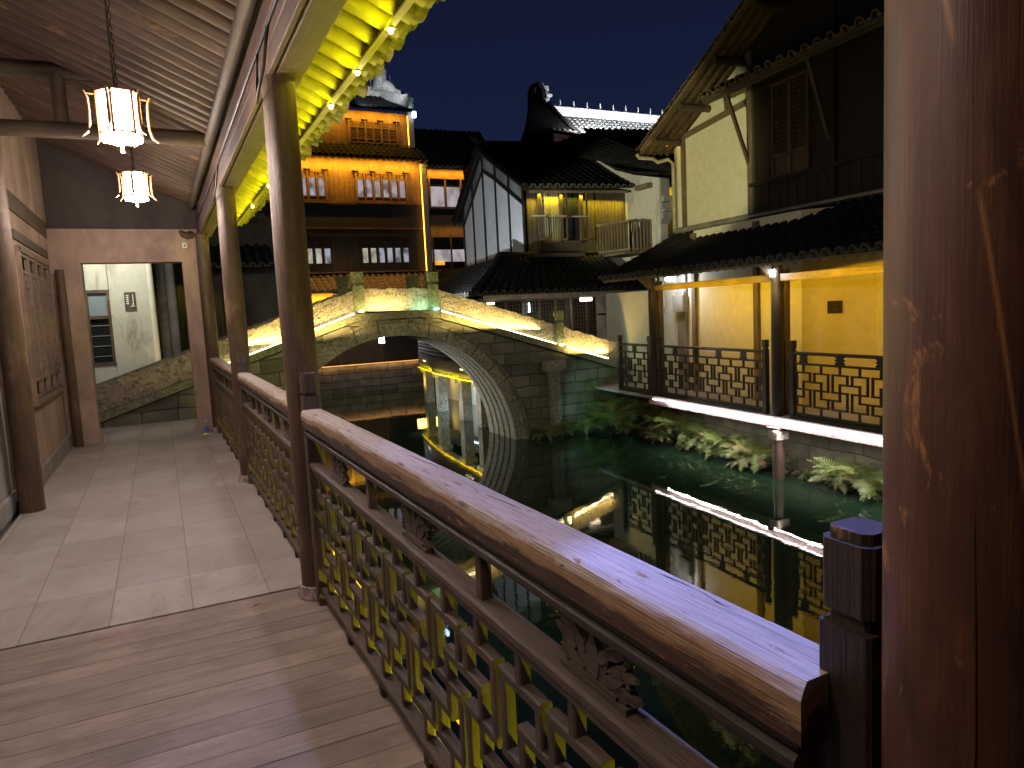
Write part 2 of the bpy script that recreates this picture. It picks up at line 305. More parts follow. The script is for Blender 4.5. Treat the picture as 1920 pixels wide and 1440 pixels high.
# ---------------------------------------------------------------- mesh builder
class MB:
    def __init__(s): s.v = []; s.f = []; s.g = []; s.smooth = []
    def add(s, vs, fs, gs=None, smooth=False):
        o = len(s.v); s.v += [tuple(x) for x in vs]
        s.g += [tuple(x) for x in (gs if gs is not None else vs)]
        s.f += [tuple(i + o for i in f) for f in fs]; s.smooth += [smooth] * len(fs); return s
    def beam(s, p0, p1, w, h=None, up=(0, 0, 1), ch=0., jit=None):
        """bar from p0 to p1, w wide across, h tall along up, chamfer ch"""
        h = w if h is None else h
        p0 = Vector(p0); p1 = Vector(p1); d = (p1 - p0); L = d.length; d.normalize()
        u = Vector(up); u = u - d * u.dot(d)
        if u.length < 1e-4: u = Vector((1, 0, 0)); u = u - d * u.dot(d)
        u.normalize(); r = d.cross(u)
        a, b = w / 2, h / 2
        if ch > 0: sec = [(-a + ch, -b), (a - ch, -b), (a, -b + ch), (a, b - ch), (a - ch, b), (-a + ch, b), (-a, b - ch), (-a, -b + ch)]
        else: sec = [(-a, -b), (a, -b), (a, b), (-a, b)]
        return s.prism(sec, p0, p1, r, u)
    def prism(s, sec, p0, p1, r, u, smooth=False):
        p0 = Vector(p0); p1 = Vector(p1); L = (p1 - p0).length; n = len(sec); ro = random.random() * 40
        vs = [p0 + r * x + u * y for x, y in sec] + [p1 + r * x + u * y for x, y in sec]
        gs = [(ro, x, y) for x, y in sec] + [(ro + L, x, y) for x, y in sec]
        gs = [(g[0], g[1] + ro * .37, g[2] + ro * .61) for g in gs]
        fs = [(i, (i + 1) % n, n + (i + 1) % n, n + i) for i in range(n)]
        s.add(vs, fs, gs, smooth); s.add(vs, [tuple(range(n - 1, -1, -1)), tuple(range(n, 2 * n))], gs); return s
    def box(s, c, d, ch=0., axis=None):
        c = Vector(c); d = Vector(d); ax = max(range(3), key=lambda i: d[i]) if axis is None else axis
        e = [Vector((1, 0, 0)), Vector((0, 1, 0)), Vector((0, 0, 1))]
        up = e[2] if ax != 2 else e[1]
        ui = 2 if ax != 2 else 1; ri = [i for i in range(3) if i not in (ax, ui)][0]
        return s.beam(c - e[ax] * d[ax] / 2, c + e[ax] * d[ax] / 2, d[ri], d[ui], up, ch)
    def wbox(s, c, d):
        """box with position based texture coordinates (walls)"""
        x, y, z = [k / 2 for k in d]; cx, cy_, cz = c
        vs = [(cx + a * x, cy_ + b * y, cz + e * z) for e in (-1, 1) for b in (-1, 1) for a in (-1, 1)]
        fs = [(0, 2, 3, 1), (4, 5, 7, 6), (0, 1, 5, 4), (2, 6, 7, 3), (0, 4, 6, 2), (1, 3, 7, 5)]
        return s.add(vs, fs)
    def tube(s, pts, r, n=8, cap=True, smooth=True):
        pts = [Vector(p) for p in pts]; rs = r if isinstance(r, (list, tuple)) else [r] * len(pts)
        vs = []; gs = []; L = 0; ro = random.random() * 30
        for i, p in enumerate(pts):
            a = pts[max(0, i - 1)]; b = pts[min(len(pts) - 1, i + 1)]; d = (b - a).normalized()
            if i: L += (p - pts[i - 1]).length
            u = Vector((0, 0, 1)) if abs(d.z) < .9 else Vector((1, 0, 0))
            u = (u - d * u.dot(d)).normalized(); w_ = d.cross(u)
            for k in range(n):
                t = 2 * math.pi * k / n; q = (w_ * math.cos(t) + u * math.sin(t)) * rs[i]
                vs.append(p + q); gs.append((L + ro, rs[i] * math.cos(t) + ro * .3, rs[i] * math.sin(t) + ro * .7))
        fs = [(i * n + k, i * n + (k + 1) % n, (i + 1) * n + (k + 1) % n, (i + 1) * n + k) for i in range(len(pts) - 1) for k in range(n)]
        s.add(vs, fs, gs, smooth)
        if cap: s.add(vs, [tuple(range(n - 1, -1, -1)), tuple((len(pts) - 1) * n + k for k in range(n))], gs)
        return s
    def poly(s, pts, thick, normal):
        """flat polygon extruded by thick along normal"""
        nv = Vector(normal).normalized() * thick; n = len(pts); pts = [Vector(p) for p in pts]
        vs = pts + [p + nv for p in pts]
        return s.add(vs, [tuple(range(n)), tuple(range(2 * n - 1, n - 1, -1))] + [(i, n + i, n + (i + 1) % n, (i + 1) % n) for i in range(n)])
    def build(s, name, mat, parent=None, off=None, label=None):
        me = bpy.data.meshes.new(name); o_ = Vector(off) if off is not None else Vector((0, 0, 0))
        me.from_pydata([Vector(v) - o_ for v in s.v], [], s.f); me.update()
        at = me.attributes.new('gco', 'FLOAT_VECTOR', 'POINT'); at.data.foreach_set('vector', [c for g in s.g for c in g])
        me.polygons.foreach_set('use_smooth', s.smooth)
        import bmesh
        bm = bmesh.new(); bm.from_mesh(me); bmesh.ops.recalc_face_normals(bm, faces=bm.faces); bm.to_mesh(me); bm.free()
        me.materials.append(M[mat] if isinstance(mat, str) else mat)
        ob = bpy.data.objects.new(name, me); COL.objects.link(ob)
        if parent is not None: ob.parent = parent
        if label: ob['label'] = label
        return ob
def thing(name, label, cat, loc=(0, 0, 0), rotz=0., group=None):
    o = bpy.data.objects.new(name, None); COL.objects.link(o); o.location = loc; o.rotation_euler = (0, 0, rotz)
    o.empty_display_size = .2; o['label'] = label; o['category'] = cat
    if group: o['group'] = group
    return o
def tag(o, label, cat, group=None):
    o['label'] = label; o['category'] = cat
    if group: o['group'] = group
    return o
def struct(o, kind='structure'): o['kind'] = kind; return o
def dup(root, loc=None, rotz=None, label=None, scale=None):
    def cp(o, par):
        c = o.copy(); COL.objects.link(c); c.parent = par
        for ch in [x for x in o.children]: cp(ch, c)
        return c
    r = cp(root, None)
    if loc is not None: r.location = loc
    if rotz is not None: r.rotation_euler = (0, 0, rotz)
    if scale: r.scale = scale if isinstance(scale, tuple) else (scale,) * 3
    if label: r['label'] = label
    return r
class World:
    """a thing whose parts are written in world coordinates"""
    def __init__(s, name, label, cat, loc, group=None): s.loc = loc; s.o = thing(name, label, cat, loc, 0, group)
    def part(s, name, mb, mat, label=None): return mb.build(name, mat, s.o, s.loc, label)
    def sub(s, name, mb, mat, par): return mb.build(name, mat, par, s.loc)
OX, OY = 8.22, 5.99; UX, UY = .0738, .9973
def opp(s_, off, z): return Vector((OX + s_ * UX + off * UY, OY + s_ * UY - off * UX, z))
OROT = math.atan2(UY, UX)

def roof(A0, A1, B0, B1, pitch=.2, r=.06, seg=.22, sag=.0, base=.05, n=6, edge=True):
    """tile roof: A eave line, B ridge line. returns (slab, tiles, eave tile ends)"""
    A0, A1, B0, B1 = map(Vector, (A0, A1, B0, B1)); slab = MB(); t = MB(); e = MB()
    N_ = max(2, int(round((A1 - A0).length / pitch)))
    nrm = (A1 - A0).cross(B0 - A0).normalized()
    if nrm.z < 0: nrm = -nrm
    K = 8
    for j in range(K):
        a, b = j / K, (j + 1) / K
        def P_(t0, s0):
            A = A0.lerp(A1, t0); B = B0.lerp(B1, t0); return A.lerp(B, s0) - nrm * (4 * sag * s0 * (1 - s0))
        q = [P_(0, a), P_(1, a), P_(1, b), P_(0, b)]
        slab.add([x for x in q] + [x - nrm * base for x in q], [(0, 1, 2, 3), (7, 6, 5, 4), (0, 4, 5, 1), (2, 6, 7, 3), (1, 5, 6, 2), (3, 7, 4, 0)])
    dirx = (A1 - A0).normalized()
    for i in range(N_ + 1):
        u = i / N_; A = A0.lerp(A1, u); B = B0.lerp(B1, u); L = (B - A).length
        if L < .05: continue
        d = (B - A).normalized(); m = max(1, int(L / seg)); jr = r * random.uniform(.92, 1.08); jx = random.uniform(-.012, .012)
        for k in range(m):
            s0, s1 = k / m, min(1, (k + 1.08) / m)
            vs = []
            for ss, rr, lift in ((s0, jr * 1.12, .004), (s1, jr * .9, -.006)):
                c = A.lerp(B, ss) - nrm * (4 * sag * ss * (1 - ss)) + dirx * jx
                for q in range(n + 1):
                    an = math.pi * q / n; vs.append(c + dirx * (math.cos(an) * rr) + nrm * (math.sin(an) * rr + lift))
            t.add(vs, [(q, q + 1, n + 2 + q, n + 1 + q) for q in range(n)], None, True)
            t.add(vs, [tuple(range(n + 1))])
        if edge:
            vs = []
            for q in range(9):
                an = math.pi * q / 8; vs.append(A + dirx * (math.cos(an) * jr * 1.25 + jx) + nrm * (math.sin(an) * jr * 1.25) - d * .015)
            inner = [A + dirx * (math.cos(math.pi * q / 8) * jr * .78 + jx) + nrm * (math.sin(math.pi * q / 8) * jr * .78) - d * .015 for q in range(9)]
            vs += inner; vs += [v + d * .05 for v in vs[:9]]
            e.add(vs, [(q, q + 1, 10 + q, 9 + q) for q in range(8)] + [(q, 18 + q, 19 + q, q + 1) for q in range(8)])
            # hanging drip tile between the covers
            if i < N_:
                c = A + dirx * ((A1 - A0).length / N_ / 2); w2 = pitch * .42
                arc = [c + dirx * (w2 * math.cos(math.pi + math.pi * q / 6)) + Vector((0, 0, 1)) * (.045 * math.sin(math.pi + math.pi * q / 6)) - d * .01 for q in range(7)]
                e.poly(arc, .015, d)
    return slab, t, e
def put_roof(root, A0, A1, B0, B1, mat='tile', edgemat='tileedge', world=None, **kw):
    s_, t, e = roof(A0, A1, B0, B1, **kw)
    if world: s_ = world.part('roof', s_, mat); world.sub('roof_tiles', t, mat, s_); (len(e.v) and world.sub('eave_tiles', e, edgemat, s_)); return s_
    s_ = s_.build('roof', mat, root); t.build('roof_tiles', mat, s_); e.build('eave_tiles', edgemat, s_); return s_

# key-fret lattice in the local XZ plane
def fret(mb, x0, pitch, n, z0, z1, wv, dp, xmin, xmax, y=0, ch=.005):
    """meander of linked rectangles; n stems from x0"""
    H = z1 - z0; Z = lambda v: z1 - v * H
    def bar(xa, za, xb, zb):
        xa, xb = max(xmin, min(xmax, xa)), max(xmin, min(xmax, xb))
        if abs(xa - xb) < 1e-5 and abs(za - zb) < 1e-5: return
        if za == zb:
            if xa > xb: xa, xb = xb, xa
            mb.beam((xa - wv / 2, y, za), (xb + wv / 2, y, zb), dp, wv, (0, 0, 1), ch)
        else:
            if abs(xa - xmin) < 1e-6 or abs(xa - xmax) < 1e-6: return
            mb.beam((xa, y, za), (xb, y, zb), dp * .97, wv * .97, (1, 0, 0), ch)
    hw = .38 * pitch
    for i in range(-1, n + 1):
        x = x0 + i * pitch; e = (i % 2 == 0); s = 1 if e else -1
        if x > xmax + pitch * .5 or x < xmin - pitch * .5: continue
        if xmin < x < xmax: bar(x, Z(0), x, Z(.16)); bar(x, Z(.84), x, Z(1)); bar(x, Z(.34), x, Z(.66))
        bar(x - hw, Z(.16), x + hw, Z(.16)); bar(x - s * hw, Z(.16), x - s * hw, Z(.5)); bar(x + s * hw, Z(.16), x + s * hw, Z(.34))
        bar(x - s * hw, Z(.5), x, Z(.5)); bar(x, Z(.5), x + s * hw, Z(.5))
        bar(x + s * hw, Z(.5), x + s * hw, Z(.84)); bar(x - s * hw, Z(.66), x - s * hw, Z(.84)); bar(x - hw, Z(.84), x + hw, Z(.84))
        zz = Z(.34) if e else Z(.66); bar(x, zz, x + pitch, zz)
def carved(mb, x, z0, z1, w, y=0, t=.02):
    """pierced carved plate: flat overlapping leaves and scrolls with holes between"""
    h = z1 - z0; rnd = random.Random(int(x * 100))
    mb.box((x, y, z0 + h * .05), (w * .92, t * 1.5, h * .10)); mb.box((x, y, z0 + h * .135), (w * .66, t * 1.35, h * .07)); mb.box((x, y, z1 - h * .035), (w * .80, t * 1.4, h * .07))
    def leaf(cx, cz, a, ln, wd, dy):
        ca, sa = math.cos(a), math.sin(a); pts = []
        for u, v in ((0, -.25), (.25, -.5), (.6, -.42), (.85, -.2), (1, .1), (.8, .30), (.5, .5), (.2, .45), (0, .25)):
            px, pz = u * ln, v * wd; pts.append((cx + px * ca - pz * sa, y - t * .5 + dy, cz + px * sa + pz * ca))
        mb.poly(pts, t, (0, 1, 0))
    leaf(x, z0 + h * .16, math.pi / 2, h * .72, h * .34, 0)
    for sg in (-1, 1):
        for k, (ox, oz, a, ln, wd) in enumerate(((.06, .18, .95, .62, .20), (.13, .20, .45, .60, .20), (.10, .50, .75, .50, .18), (.22, .16, .15, .55, .17), (.25, .42, .55, .48, .17), (.20, .68, .15, .50, .15), (.33, .30, -.2, .42, .15), (.36, .55, .1, .38, .14))):
            a += rnd.uniform(-.15, .15); leaf(x + sg * ox * w, z0 + h * oz, a if sg > 0 else math.pi - a, h * ln, h * wd, (k % 3 - 1) * .0025)
        for ox, oz, r_ in ((.17, .36, .075), (.30, .72, .07), (.40, .20, .06), (.44, .42, .05)):
            cx, cz = x + sg * ox * w, z0 + h * oz; mb.tube([(cx + math.cos(q) * h * r_, y, cz + math.sin(q) * h * r_) for q in [k * math.pi / 4 for k in range(8)]], t * .42, 5)

# ================================================================ SETTING
mb = MB(); mb.wbox((20, 40, -3.2), (400, 400, .2)); struct(mb.build('ground', 'ground'))
mb = MB(); mb.add([(-3, -30, -1.18), (11.5, -30, -1.18), (30, 60, -1.18), (-10, 60, -1.18)], [(0, 1, 2, 3)]); struct(mb.build('canal_water', 'water'))
mb = MB()   # paving, texture laid from the first joint
def pav(x0, x1, y0, y1, z):
    vs = [(x0, y0, z), (x1, y0, z), (x1, y1, z), (x0, y1, z)]; vs += [(a, b, z - .12) for a, b, _ in vs]
    gs = [(a + .83 + .43 * 40, b - 4.41 + .66 * 40, c) for a, b, c in vs]
    mb.add(vs, [(0, 1, 2, 3), (0, 4, 5, 1), (2, 6, 7, 3), (1, 5, 6, 2), (3, 7, 4, 0)], gs)
pav(-1.30, .80, 4.44, 13.62, 0); pav(-6, .80, 15.3, 24, .0); pav(-6, -1.3, 13.0, 15.3, 0)
struct(mb.build('paving', 'pave'))
mb = MB()
for i in range(56):
    y = 4.43 - .145 * (i + 1); mb.box((-.25, y + .0725, -.035 + random.uniform(-.0015, .0015)), (2.1, .1435, .06), .003)
struct(mb.build('boardwalk', 'deck'))
mb = MB(); mb.wbox((-.55, 3.0, -.08), (2.5, 21, .05)); mb.wbox((-2.2, 5, -1.7), (5.7, 30, 3.0))
for v in range(len(mb.v)): x, y, z = mb.v[v]; mb.v[v] = (x - .0, y, min(z, -.08)); mb.g[v] = (y, z, x)
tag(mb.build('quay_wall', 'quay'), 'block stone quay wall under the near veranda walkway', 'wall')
mb = MB(); mb.wbox((-20, 5, -1.55), (32, 40, 3.0)); mb.wbox((-15, 45, -1.6), (32, 40, 3)); struct(mb.build('left_bank_ground', 'ground'))
# opposite walkway deck and floor
mb = MB()
q = [opp(-4, 0, -.2), opp(8.3, 0, -.2), opp(8.3, 2.6, -.2), opp(-4, 2.6, -.2)]
mb.poly(q, .06, (0, 0, -1)); struct(mb.build('opposite_walkway', 'pave'))
mb = MB(); mb.add([opp(-20, 2.0, -.22), opp(60, 2.0, -.22), opp(60, 60, -.22), opp(-20, 60, -.22)], [(0, 1, 2, 3)]); struct(mb.build('right_bank_ground', 'ground'))

# ================================================================ NEAR VERANDA
# posts
POSTS = [(.725, 4.27, 'brown veranda post left of the nearest handrail, with tall beam above'), (.72, 7.80, 'slimmer veranda post between the second and third railing'),
         (.70, 11.75, 'farthest veranda post beside the plastered doorway pier')]
def post(x, y, label, r=.098, mat='post', h=3.0):
    t = thing('veranda_post', label, 'post', (x, y, 0), 0, 'veranda posts')
    m_ = MB(); m_.tube([(0, 0, 0), (0.0, 0, 1.0), (-.006, .0, 2.0), (0, 0, h)], [r, r * .99, r * .97, r * .93], 20); s_ = m_.build('shaft', mat, t)
    m_ = MB(); m_.tube([(0, 0, 0), (0, 0, .07)], [r * 1.28, r * 1.18], 20); m_.build('base_stone', 'sill', t)
    return t
for x, y, l in POSTS: post(x, y, l)
t = post(.815, .465, 'large dark red brown pillar close at the right edge', .105, 'pillar', 3.2)
m_ = MB()   # a long drying crack and a clipped edge in the near pillar
for a0, z0, z1 in ((math.radians(205), .2, 1.75), (math.radians(228), 1.0, 1.5)):
    pts = [(math.cos(a0 + .03 * math.sin(z * 7)) * .1035, math.sin(a0 + .03 * math.sin(z * 7)) * .1035, z) for z in [z0 + (z1 - z0) * k / 14 for k in range(15)]]
    m_.tube(pts, [.0004 + .0007 * math.sin(math.pi * k / 14) for k in range(15)], 5, False)
m_.build('drying_crack', 'metal', t)
# wall side columns
for (x, y, l) in ((-1.21, 7.82, 'dark round column against the left wall'), (-1.17, 11.72, 'dark door side column seen inside the left doorway edge')):
    t = thing('wall_column', l, 'post', (x, y, 0), 0)
    m_ = MB(); m_.tube([(0, 0, 0), (0, 0, 2.), (0, 0, 4.15 if y < 9 else 2.5)], [.105, .1, .095] if y < 9 else [.06, .06, .055], 18); m_.build('shaft', 'post', t)
# railings
NROT = math.radians(90)
def newel(mb, x, y=0, zt=1.34, w=.088):
    mb.beam((x, y, 0), (x, y, 1.215), w, w, (1, 0, 0), .006); mb.beam((x, y, 1.2149), (x, y, 1.235), w * .72, w * .72, (1, 0, 0), .004)
    mb.beam((x, y, 1.2351), (x, y, 1.33), w * .98, w * .98, (1, 0, 0), .012); mb.beam((x, y, 1.3301), (x, y, 1.345), w * .8, w * .8, (1, 0, 0), .010)
def near_railing(x0_, y0, x1_, y1, n, label):
    L = math.hypot(y1 - y0, x1_ - x0_)
    t = thing('balustrade', label, 'railing', (x0_, y0, 0), math.atan2(y1 - y0, x1_ - x0_), 'carved railings along the near walkway')
    m_ = MB(); sec = []
    # worn handrail: flat top, rounded inner shoulder
    prof = [(-.060, 1.050), (-.064, 1.055), (-.065, 1.118), (-.058, 1.133), (-.049, 1.140), (.0, 1.145), (.050, 1.142), (.059, 1.134), (.064, 1.118), (.064, 1.055), (.060, 1.050)]
    K = 90; vs = []; gs = []
    for i in range(K + 1):
        x = -.022 + (L + .03) * i / K
        for j, (a, b) in enumerate(prof):
            q = noise.noise(Vector((x * 3 + y0, j * .6, 0))) * .003 + noise.noise(Vector((x * 14 + y0, j * 1.3, 5))) * .0022
            vs.append((x, a + q, b + q)); gs.append((x + y0 * 3, a, b))
    n_ = len(prof)
    m_.add(vs, [(i * n_ + j, i * n_ + (j + 1) % n_, (i + 1) * n_ + (j + 1) % n_, (i + 1) * n_ + j) for i in range(K) for j in range(n_)], gs, False)
    m_.add(vs, [tuple(range(n_)), tuple(K * n_ + j for j in range(n_))], gs)
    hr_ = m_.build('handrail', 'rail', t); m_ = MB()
    for k in range(5):
        xs_ = L * (k + .1) / 5; ln_ = L / 5 * random.uniform(.7, 1.1); yb = random.uniform(-.035, .03)
        m_.tube([(xs_ + ln_ * q / 12, yb + .006 * math.sin(q * .8 + k), 1.1435 - .0035 * abs(yb) / .04) for q in range(13)], [.0006 + .0016 * math.sin(math.pi * q / 12) for q in range(13)], 5, False)
    m_.build('cracks', 'raildark', hr_)
    m_ = MB(); m_.beam((0, 0, 1.038), (L, 0, 1.038), .092, .024, (0, 0, 1), .004); m_.beam((0, 0, 1.010), (L, 0, 1.010), .106, .030, (0, 0, 1), .008); m_.beam((0, 0, .989), (L, 0, .989), .076, .011, (0, 0, 1), .003)
    m_.build('handrail_moulding', 'raildark', t)
    m_ = MB(); m_.beam((0, 0, .822), (L, 0, .822), .078, .036, (0, 0, 1), .008); m_.beam((0, 0, .792), (L, 0, .792), .058, .024, (0, 0, 1), .003)
    m_.build('middle_rail', 'lattice', t)
    m_ = MB(); m_.beam((0, 0, .085), (L, 0, .085), .062, .042, (0, 0, 1), .006); m_.build('bottom_rail', 'lattice', t)
    m_ = MB(); p = L / (n - .0); fret(m_, p / 2, p, n, .106, .78, .034, .036, 0, L, 0, .005); m_.build('fret_lattice', 'lattice', t)
    m_ = MB()
    k = 0
    for i in range(1, 6):
        x = L * i / 6
        if i % 2: m_2 = MB(); carved(m_2, x, .84, .985, .27, 0, .020); m_2.build('carved_bracket', 'lattice', t)
        else: m_2 = MB(); m_2.beam((x, 0, .84), (x, 0, .983), .036, .040, (1, 0, 0), .004); m_2.build('strut', 'post', t)
        m_2 = MB(); m_2.beam((x, 0, .0), (x, 0, .0639), .045, .05, (1, 0, 0), .004); m_2.build('foot_block', 'raildark', t)
    m_2 = MB(); newel(m_2, -.043, -.028, w=.08); m_2.build('newel', 'raildark', t)
    m_2 = MB(); newel(m_2, L + .045); m_2.build('newel', 'lattice', t)
    return t
near_railing(.772, .655, .73, 4.06, 13, 'nearest carved railing with broad worn handrail, running beside the boardwalk')
near_railing(.73, 4.50, .725, 7.60, 12, 'second railing, between the tall brown post and the slimmer post')
near_railing(.72, 8.00, .70, 11.50, 13, 'farthest near side railing, ending at the plastered doorway pier')
# quay kerb strip outside the railing with yellow strip
mb = MB(); mb.box((1.03, 6.2, -.14), (.025, 12.4, .02)); tag(mb.build('light_strip', 'ledyellow'), 'yellow light strip on the quay edge outside the near railings', 'light')
# roof of the veranda: underside z = 3.74-.45x
RZ = lambda x: 3.74 - .45 * x
G = World('veranda_roof', 'sloping veranda roof on round rafters, its eave underside lit yellow green', 'roof', (.7, 5, 2.77))
Y0, Y1 = -2.5, 12.2
m_ = MB(); nrm = Vector((.45, 0, 1)).normalized()
m_.poly([(-1.35, Y0, RZ(-1.35) + .10), (1.36, Y0, RZ(1.36) + .10), (1.36, Y1, RZ(1.36) + .10), (-1.35, Y1, RZ(-1.35) + .10)], .05, nrm); G.part('roof_deck', m_, 'soffit')
mi = MB(); mo = MB(); mc = MB(); y = Y0; mg = MB()
while y < Y1:
    jt = random.uniform(-.008, .008); rr = random.uniform(.050, .062)
    mi.tube([(-1.33, y + jt, RZ(-1.33) + .05), (-.3, y, RZ(-.3) + .05), (.63, y + jt, RZ(.63) + .05)], rr, 8)
    mo.tube([(.77, y + jt, RZ(.77) + .05), (1.1, y, RZ(1.1) + .052), (1.33, y + jt, RZ(1.33) + .05)], [rr, rr * .97, rr * .93], 8)
    # concave pan tiles seen between the rafters
    for k in range(15):
        x0, x1 = -1.33 + k * .18, -1.33 + (k + 1) * .18 + .02
        for q in range(4):
            a0, a1 = math.pi * q / 4, math.pi * (q + 1) / 4
            f = lambda a, x, dz: (x, y + .11 + .085 * math.cos(a), RZ(x) + .135 - .045 * math.sin(a) + dz)
            mc.add([f(a0, x0, 0), f(a1, x0, 0), f(a1, x1, -.010), f(a0, x1, -.010)], [(0, 1, 2, 3)], None, True)
    y += .22
G.part('inner_rafters', mi, 'rafter')['kind'] = 'stuff'; G.part('outer_rafters', mo, 'soffit')['kind'] = 'stuff'; G.part('pan_tiles', mc, 'soffit')['kind'] = 'stuff'
m_ = MB(); m_.beam((1.238, Y0, RZ(1.238) - .018), (1.238, Y1, RZ(1.238) - .018), .035, .03, (.45, 0, 1)); G.part('batten', m_, 'soffit')
# ragged eave tiles: concave pans and convex covers sticking out past the rafters, plus worn broken ends
m_ = MB(); y = Y0
while y < Y1:
    for k, (x0, x1, zo) in enumerate(((1.18, 1.40, .105), (1.18, 1.36, .125), (1.24, 1.425, .16), (1.26, 1.45, .185))):
        w_ = .088 + random.uniform(-.012, .010); dz = zo + random.uniform(-.012, .012); dx = random.uniform(-.035, .025); yy = y + (k % 2) * .11 + random.uniform(-.012, .012)
        sgn = -1 if k % 2 == 0 else 1; vs = []; tl = random.uniform(-.06, .06)
        for x in (x0, x1 + dx):
            for q in range(7):
                a = math.pi * q / 6
                vs.append((x, yy + w_ * math.cos(a), RZ(x) + dz + sgn * .048 * math.sin(a) + tl * w_ * math.cos(a) * 2))
        vs += [(v[0], v[1], v[2] + .016) for v in vs]
        m_.add(vs, [(q, q + 1, 8 + q, 7 + q) for q in range(6)] + [(14 + q, 21 + q, 22 + q, 15 + q) for q in range(6)] + [(7 + q, 8 + q, 22 + q, 21 + q) for q in range(6)])
    y += .22
G.part('eave_tiles', m_, plain('eave_edge_tile', (.20, .185, .13), .85, 0, 14, .6))['kind'] = 'stuff'
m_ = MB(); m_.beam((.78, Y0, 3.12), (.78, Y1, 3.12), .16, .24, (0, 0, 1), .012); G.part('eave_beam', m_, 'beam')
m_ = MB()
for k in range(3): m_.beam((.675, Y0, 3.055 + k * .125), (.675, Y1, 3.055 + k * .125), .03, .119, (0, 0, 1), .004)
G.part('inner_boards', m_, 'board')
m_ = MB(); m_.beam((.80, Y0, 3.31), (.80, Y1, 3.31), .03, .13); G.part('outer_boards', m_, 'beam')
m_ = MB(); m_.tube([(.61, Y0, 3.43), (.61, Y1, 3.43)], .05, 12); G.part('purlin', m_, 'beam')
m_ = MB(); m_.tube([(.652, Y0, 3.20), (.65, 3, 3.185), (.652, 5, 3.195), (.653, 8, 3.18), (.65, 11.6, 3.19)], .009, 6); G.part('cable', m_, 'metal')
for y in (4.27, 7.8):
    m_ = MB(); m_.tube([(.652, y - .25, 3.19), (.63, y - .14, 3.0), (.605, y - .05, 2.9), (.605, y, 2.86), (.63, y + .12, 3.0), (.652, y + .2, 3.185)], .009, 6); G.part('cable_loop', m_, 'metal')
for i, y in enumerate((3.0, 3.75, 4.45, 5.2, 6.75, 7.55, 8.4, 9.9)):
    o = ['nearest', 'second', 'third', 'fourth', 'fifth', 'sixth', 'seventh', 'farthest'][i]
    point('eave_bulb_light', (1.20, y, RZ(1.2) - .035), .55, YEL, .012)
    t = thing('eave_lamp', o + ' little bulb on the batten under the yellow green eave', 'lamp', (1.232, y, RZ(1.235) - .050), 0, 'bulbs along the near eave')
    m_ = MB(); m_.tube([(0, 0, -.012), (0, 0, .008)], [.010, .016], 8); m_.build('bulb', 'bulb', t)
    m_ = MB(); m_.box((0, 0, .012), (.05, .05, .008)); m_.build('mount', 'soffit', t)
# crossbeams
for y, z, l in ((7.75, 3.46, 'lower'), (7.75, 3.98, 'upper'), (4.27, 3.52, 'nearer')):
    m_ = MB(); x1 = .62 if z < 3.7 else -.62
    m_.tube([(-1.3, y, z), (-.3, y, z + .01), (x1, y, z - .005)], .072, 14)
    tag(m_.build('tie_beam', 'beam'), {'lower': 'lower round tie beam crossing the corridor behind the nearer lantern', 'upper': 'short upper tie beam near the ridge behind the lantern', 'nearer': 'tie beam crossing overhead above the nearest post'}[l], 'beam')
m_ = MB(); m_.tube([(-.62, 7.75, 3.53), (-.62, 7.75, 4.02)], .06, 12); tag(m_.build('queen_post', 'beam'), 'short upright standing on the tie beam under the ridge', 'post')
# left wall
Lw = World('house_wall', 'grimy plastered house wall with a carved window on the left of the corridor', 'wall', (-1.4, 6, 0))
m_ = MB(); m_.wbox((-1.40, 9.75 - 1.95 / 2 - .0, 2.2), (.2, 0.0, 0)) if False else None
m_ = MB()
for (a, b, z0, z1) in ((8.0, 9.22, 0, 4.5), (11.55, 12.1, 0, 4.5), (9.22, 11.55, 0, .84), (9.22, 11.55, 2.60, 4.5)): m_.wbox((-1.41, (a + b) / 2, (z0 + z1) / 2), (.22, b - a, z1 - z0))
Lw.part('wall', m_, 'brown')
m_ = MB(); m_.wbox((-1.47, 2.5, 2.2), (.2, 11.0, 4.6)); Lw.part('rendered_wall', m_, 'greyblue')
m_ = MB(); m_.wbox((-1.36, 2.7, .09), (.03, 10.6, .18)); m_.wbox((-1.285, 9.9, .09), (.03, 4.1, .18)); Lw.part('plinth', m_, 'greyblue')
m_ = MB(); m_.box((-1.34, 10.4, 3.05), (.12, 4.4, .2)); m_.box((-1.315, 10.4, 2.70), (.08, 2.6, .10)); Lw.part('lintel_beam', m_, 'beam')
wf = MB()
for yy in (9.25, 10.37, 11.52): wf.box((-1.30, yy, 1.72), (.08, .07, 1.72))
wf.box((-1.30, 10.385, .88), (.10, 2.4, .06)); wf.box((-1.30, 10.385, 2.56), (.08, 2.4, .06))
wfo = Lw.part('window_frame', wf, 'window')
for k, (a, b) in enumerate(((9.29, 9.80), (9.83, 10.33), (10.41, 10.92), (10.95, 11.48))):
    m_ = MB(); c = (a + b) / 2; w_ = b - a
    m_.box((-1.285, a + .02, 1.72), (.04, .04, 1.6)); m_.box((-1.285, b - .02, 1.72), (.04, .04, 1.6))
    for z in (.94, 2.5, 1.12, 2.32): m_.box((-1.285, c, z), (.036, w_ - .08, .03))
    for q in (1, 2, 3): m_.box((-1.285, a + w_ * q / 4, 1.72), (.022, .016, 1.2))
    for q in range(11): m_.box((-1.285, a + w_ * (.25 + .5 * (q % 2)), 1.2 + q * .105), (.024, w_ * .42, .016))
    for q in range(4): m_.box((-1.285, c, 1.22 + q * .34), (.026, w_ - .1, .018))
    Lw.sub('lattice_sash', m_, 'window', wfo)
m_ = MB(); m_.wbox((-1.36, 10.38, 1.72), (.02, 2.3, 1.7)); Lw.part('dark_room_pane', m_, 'glassdark')
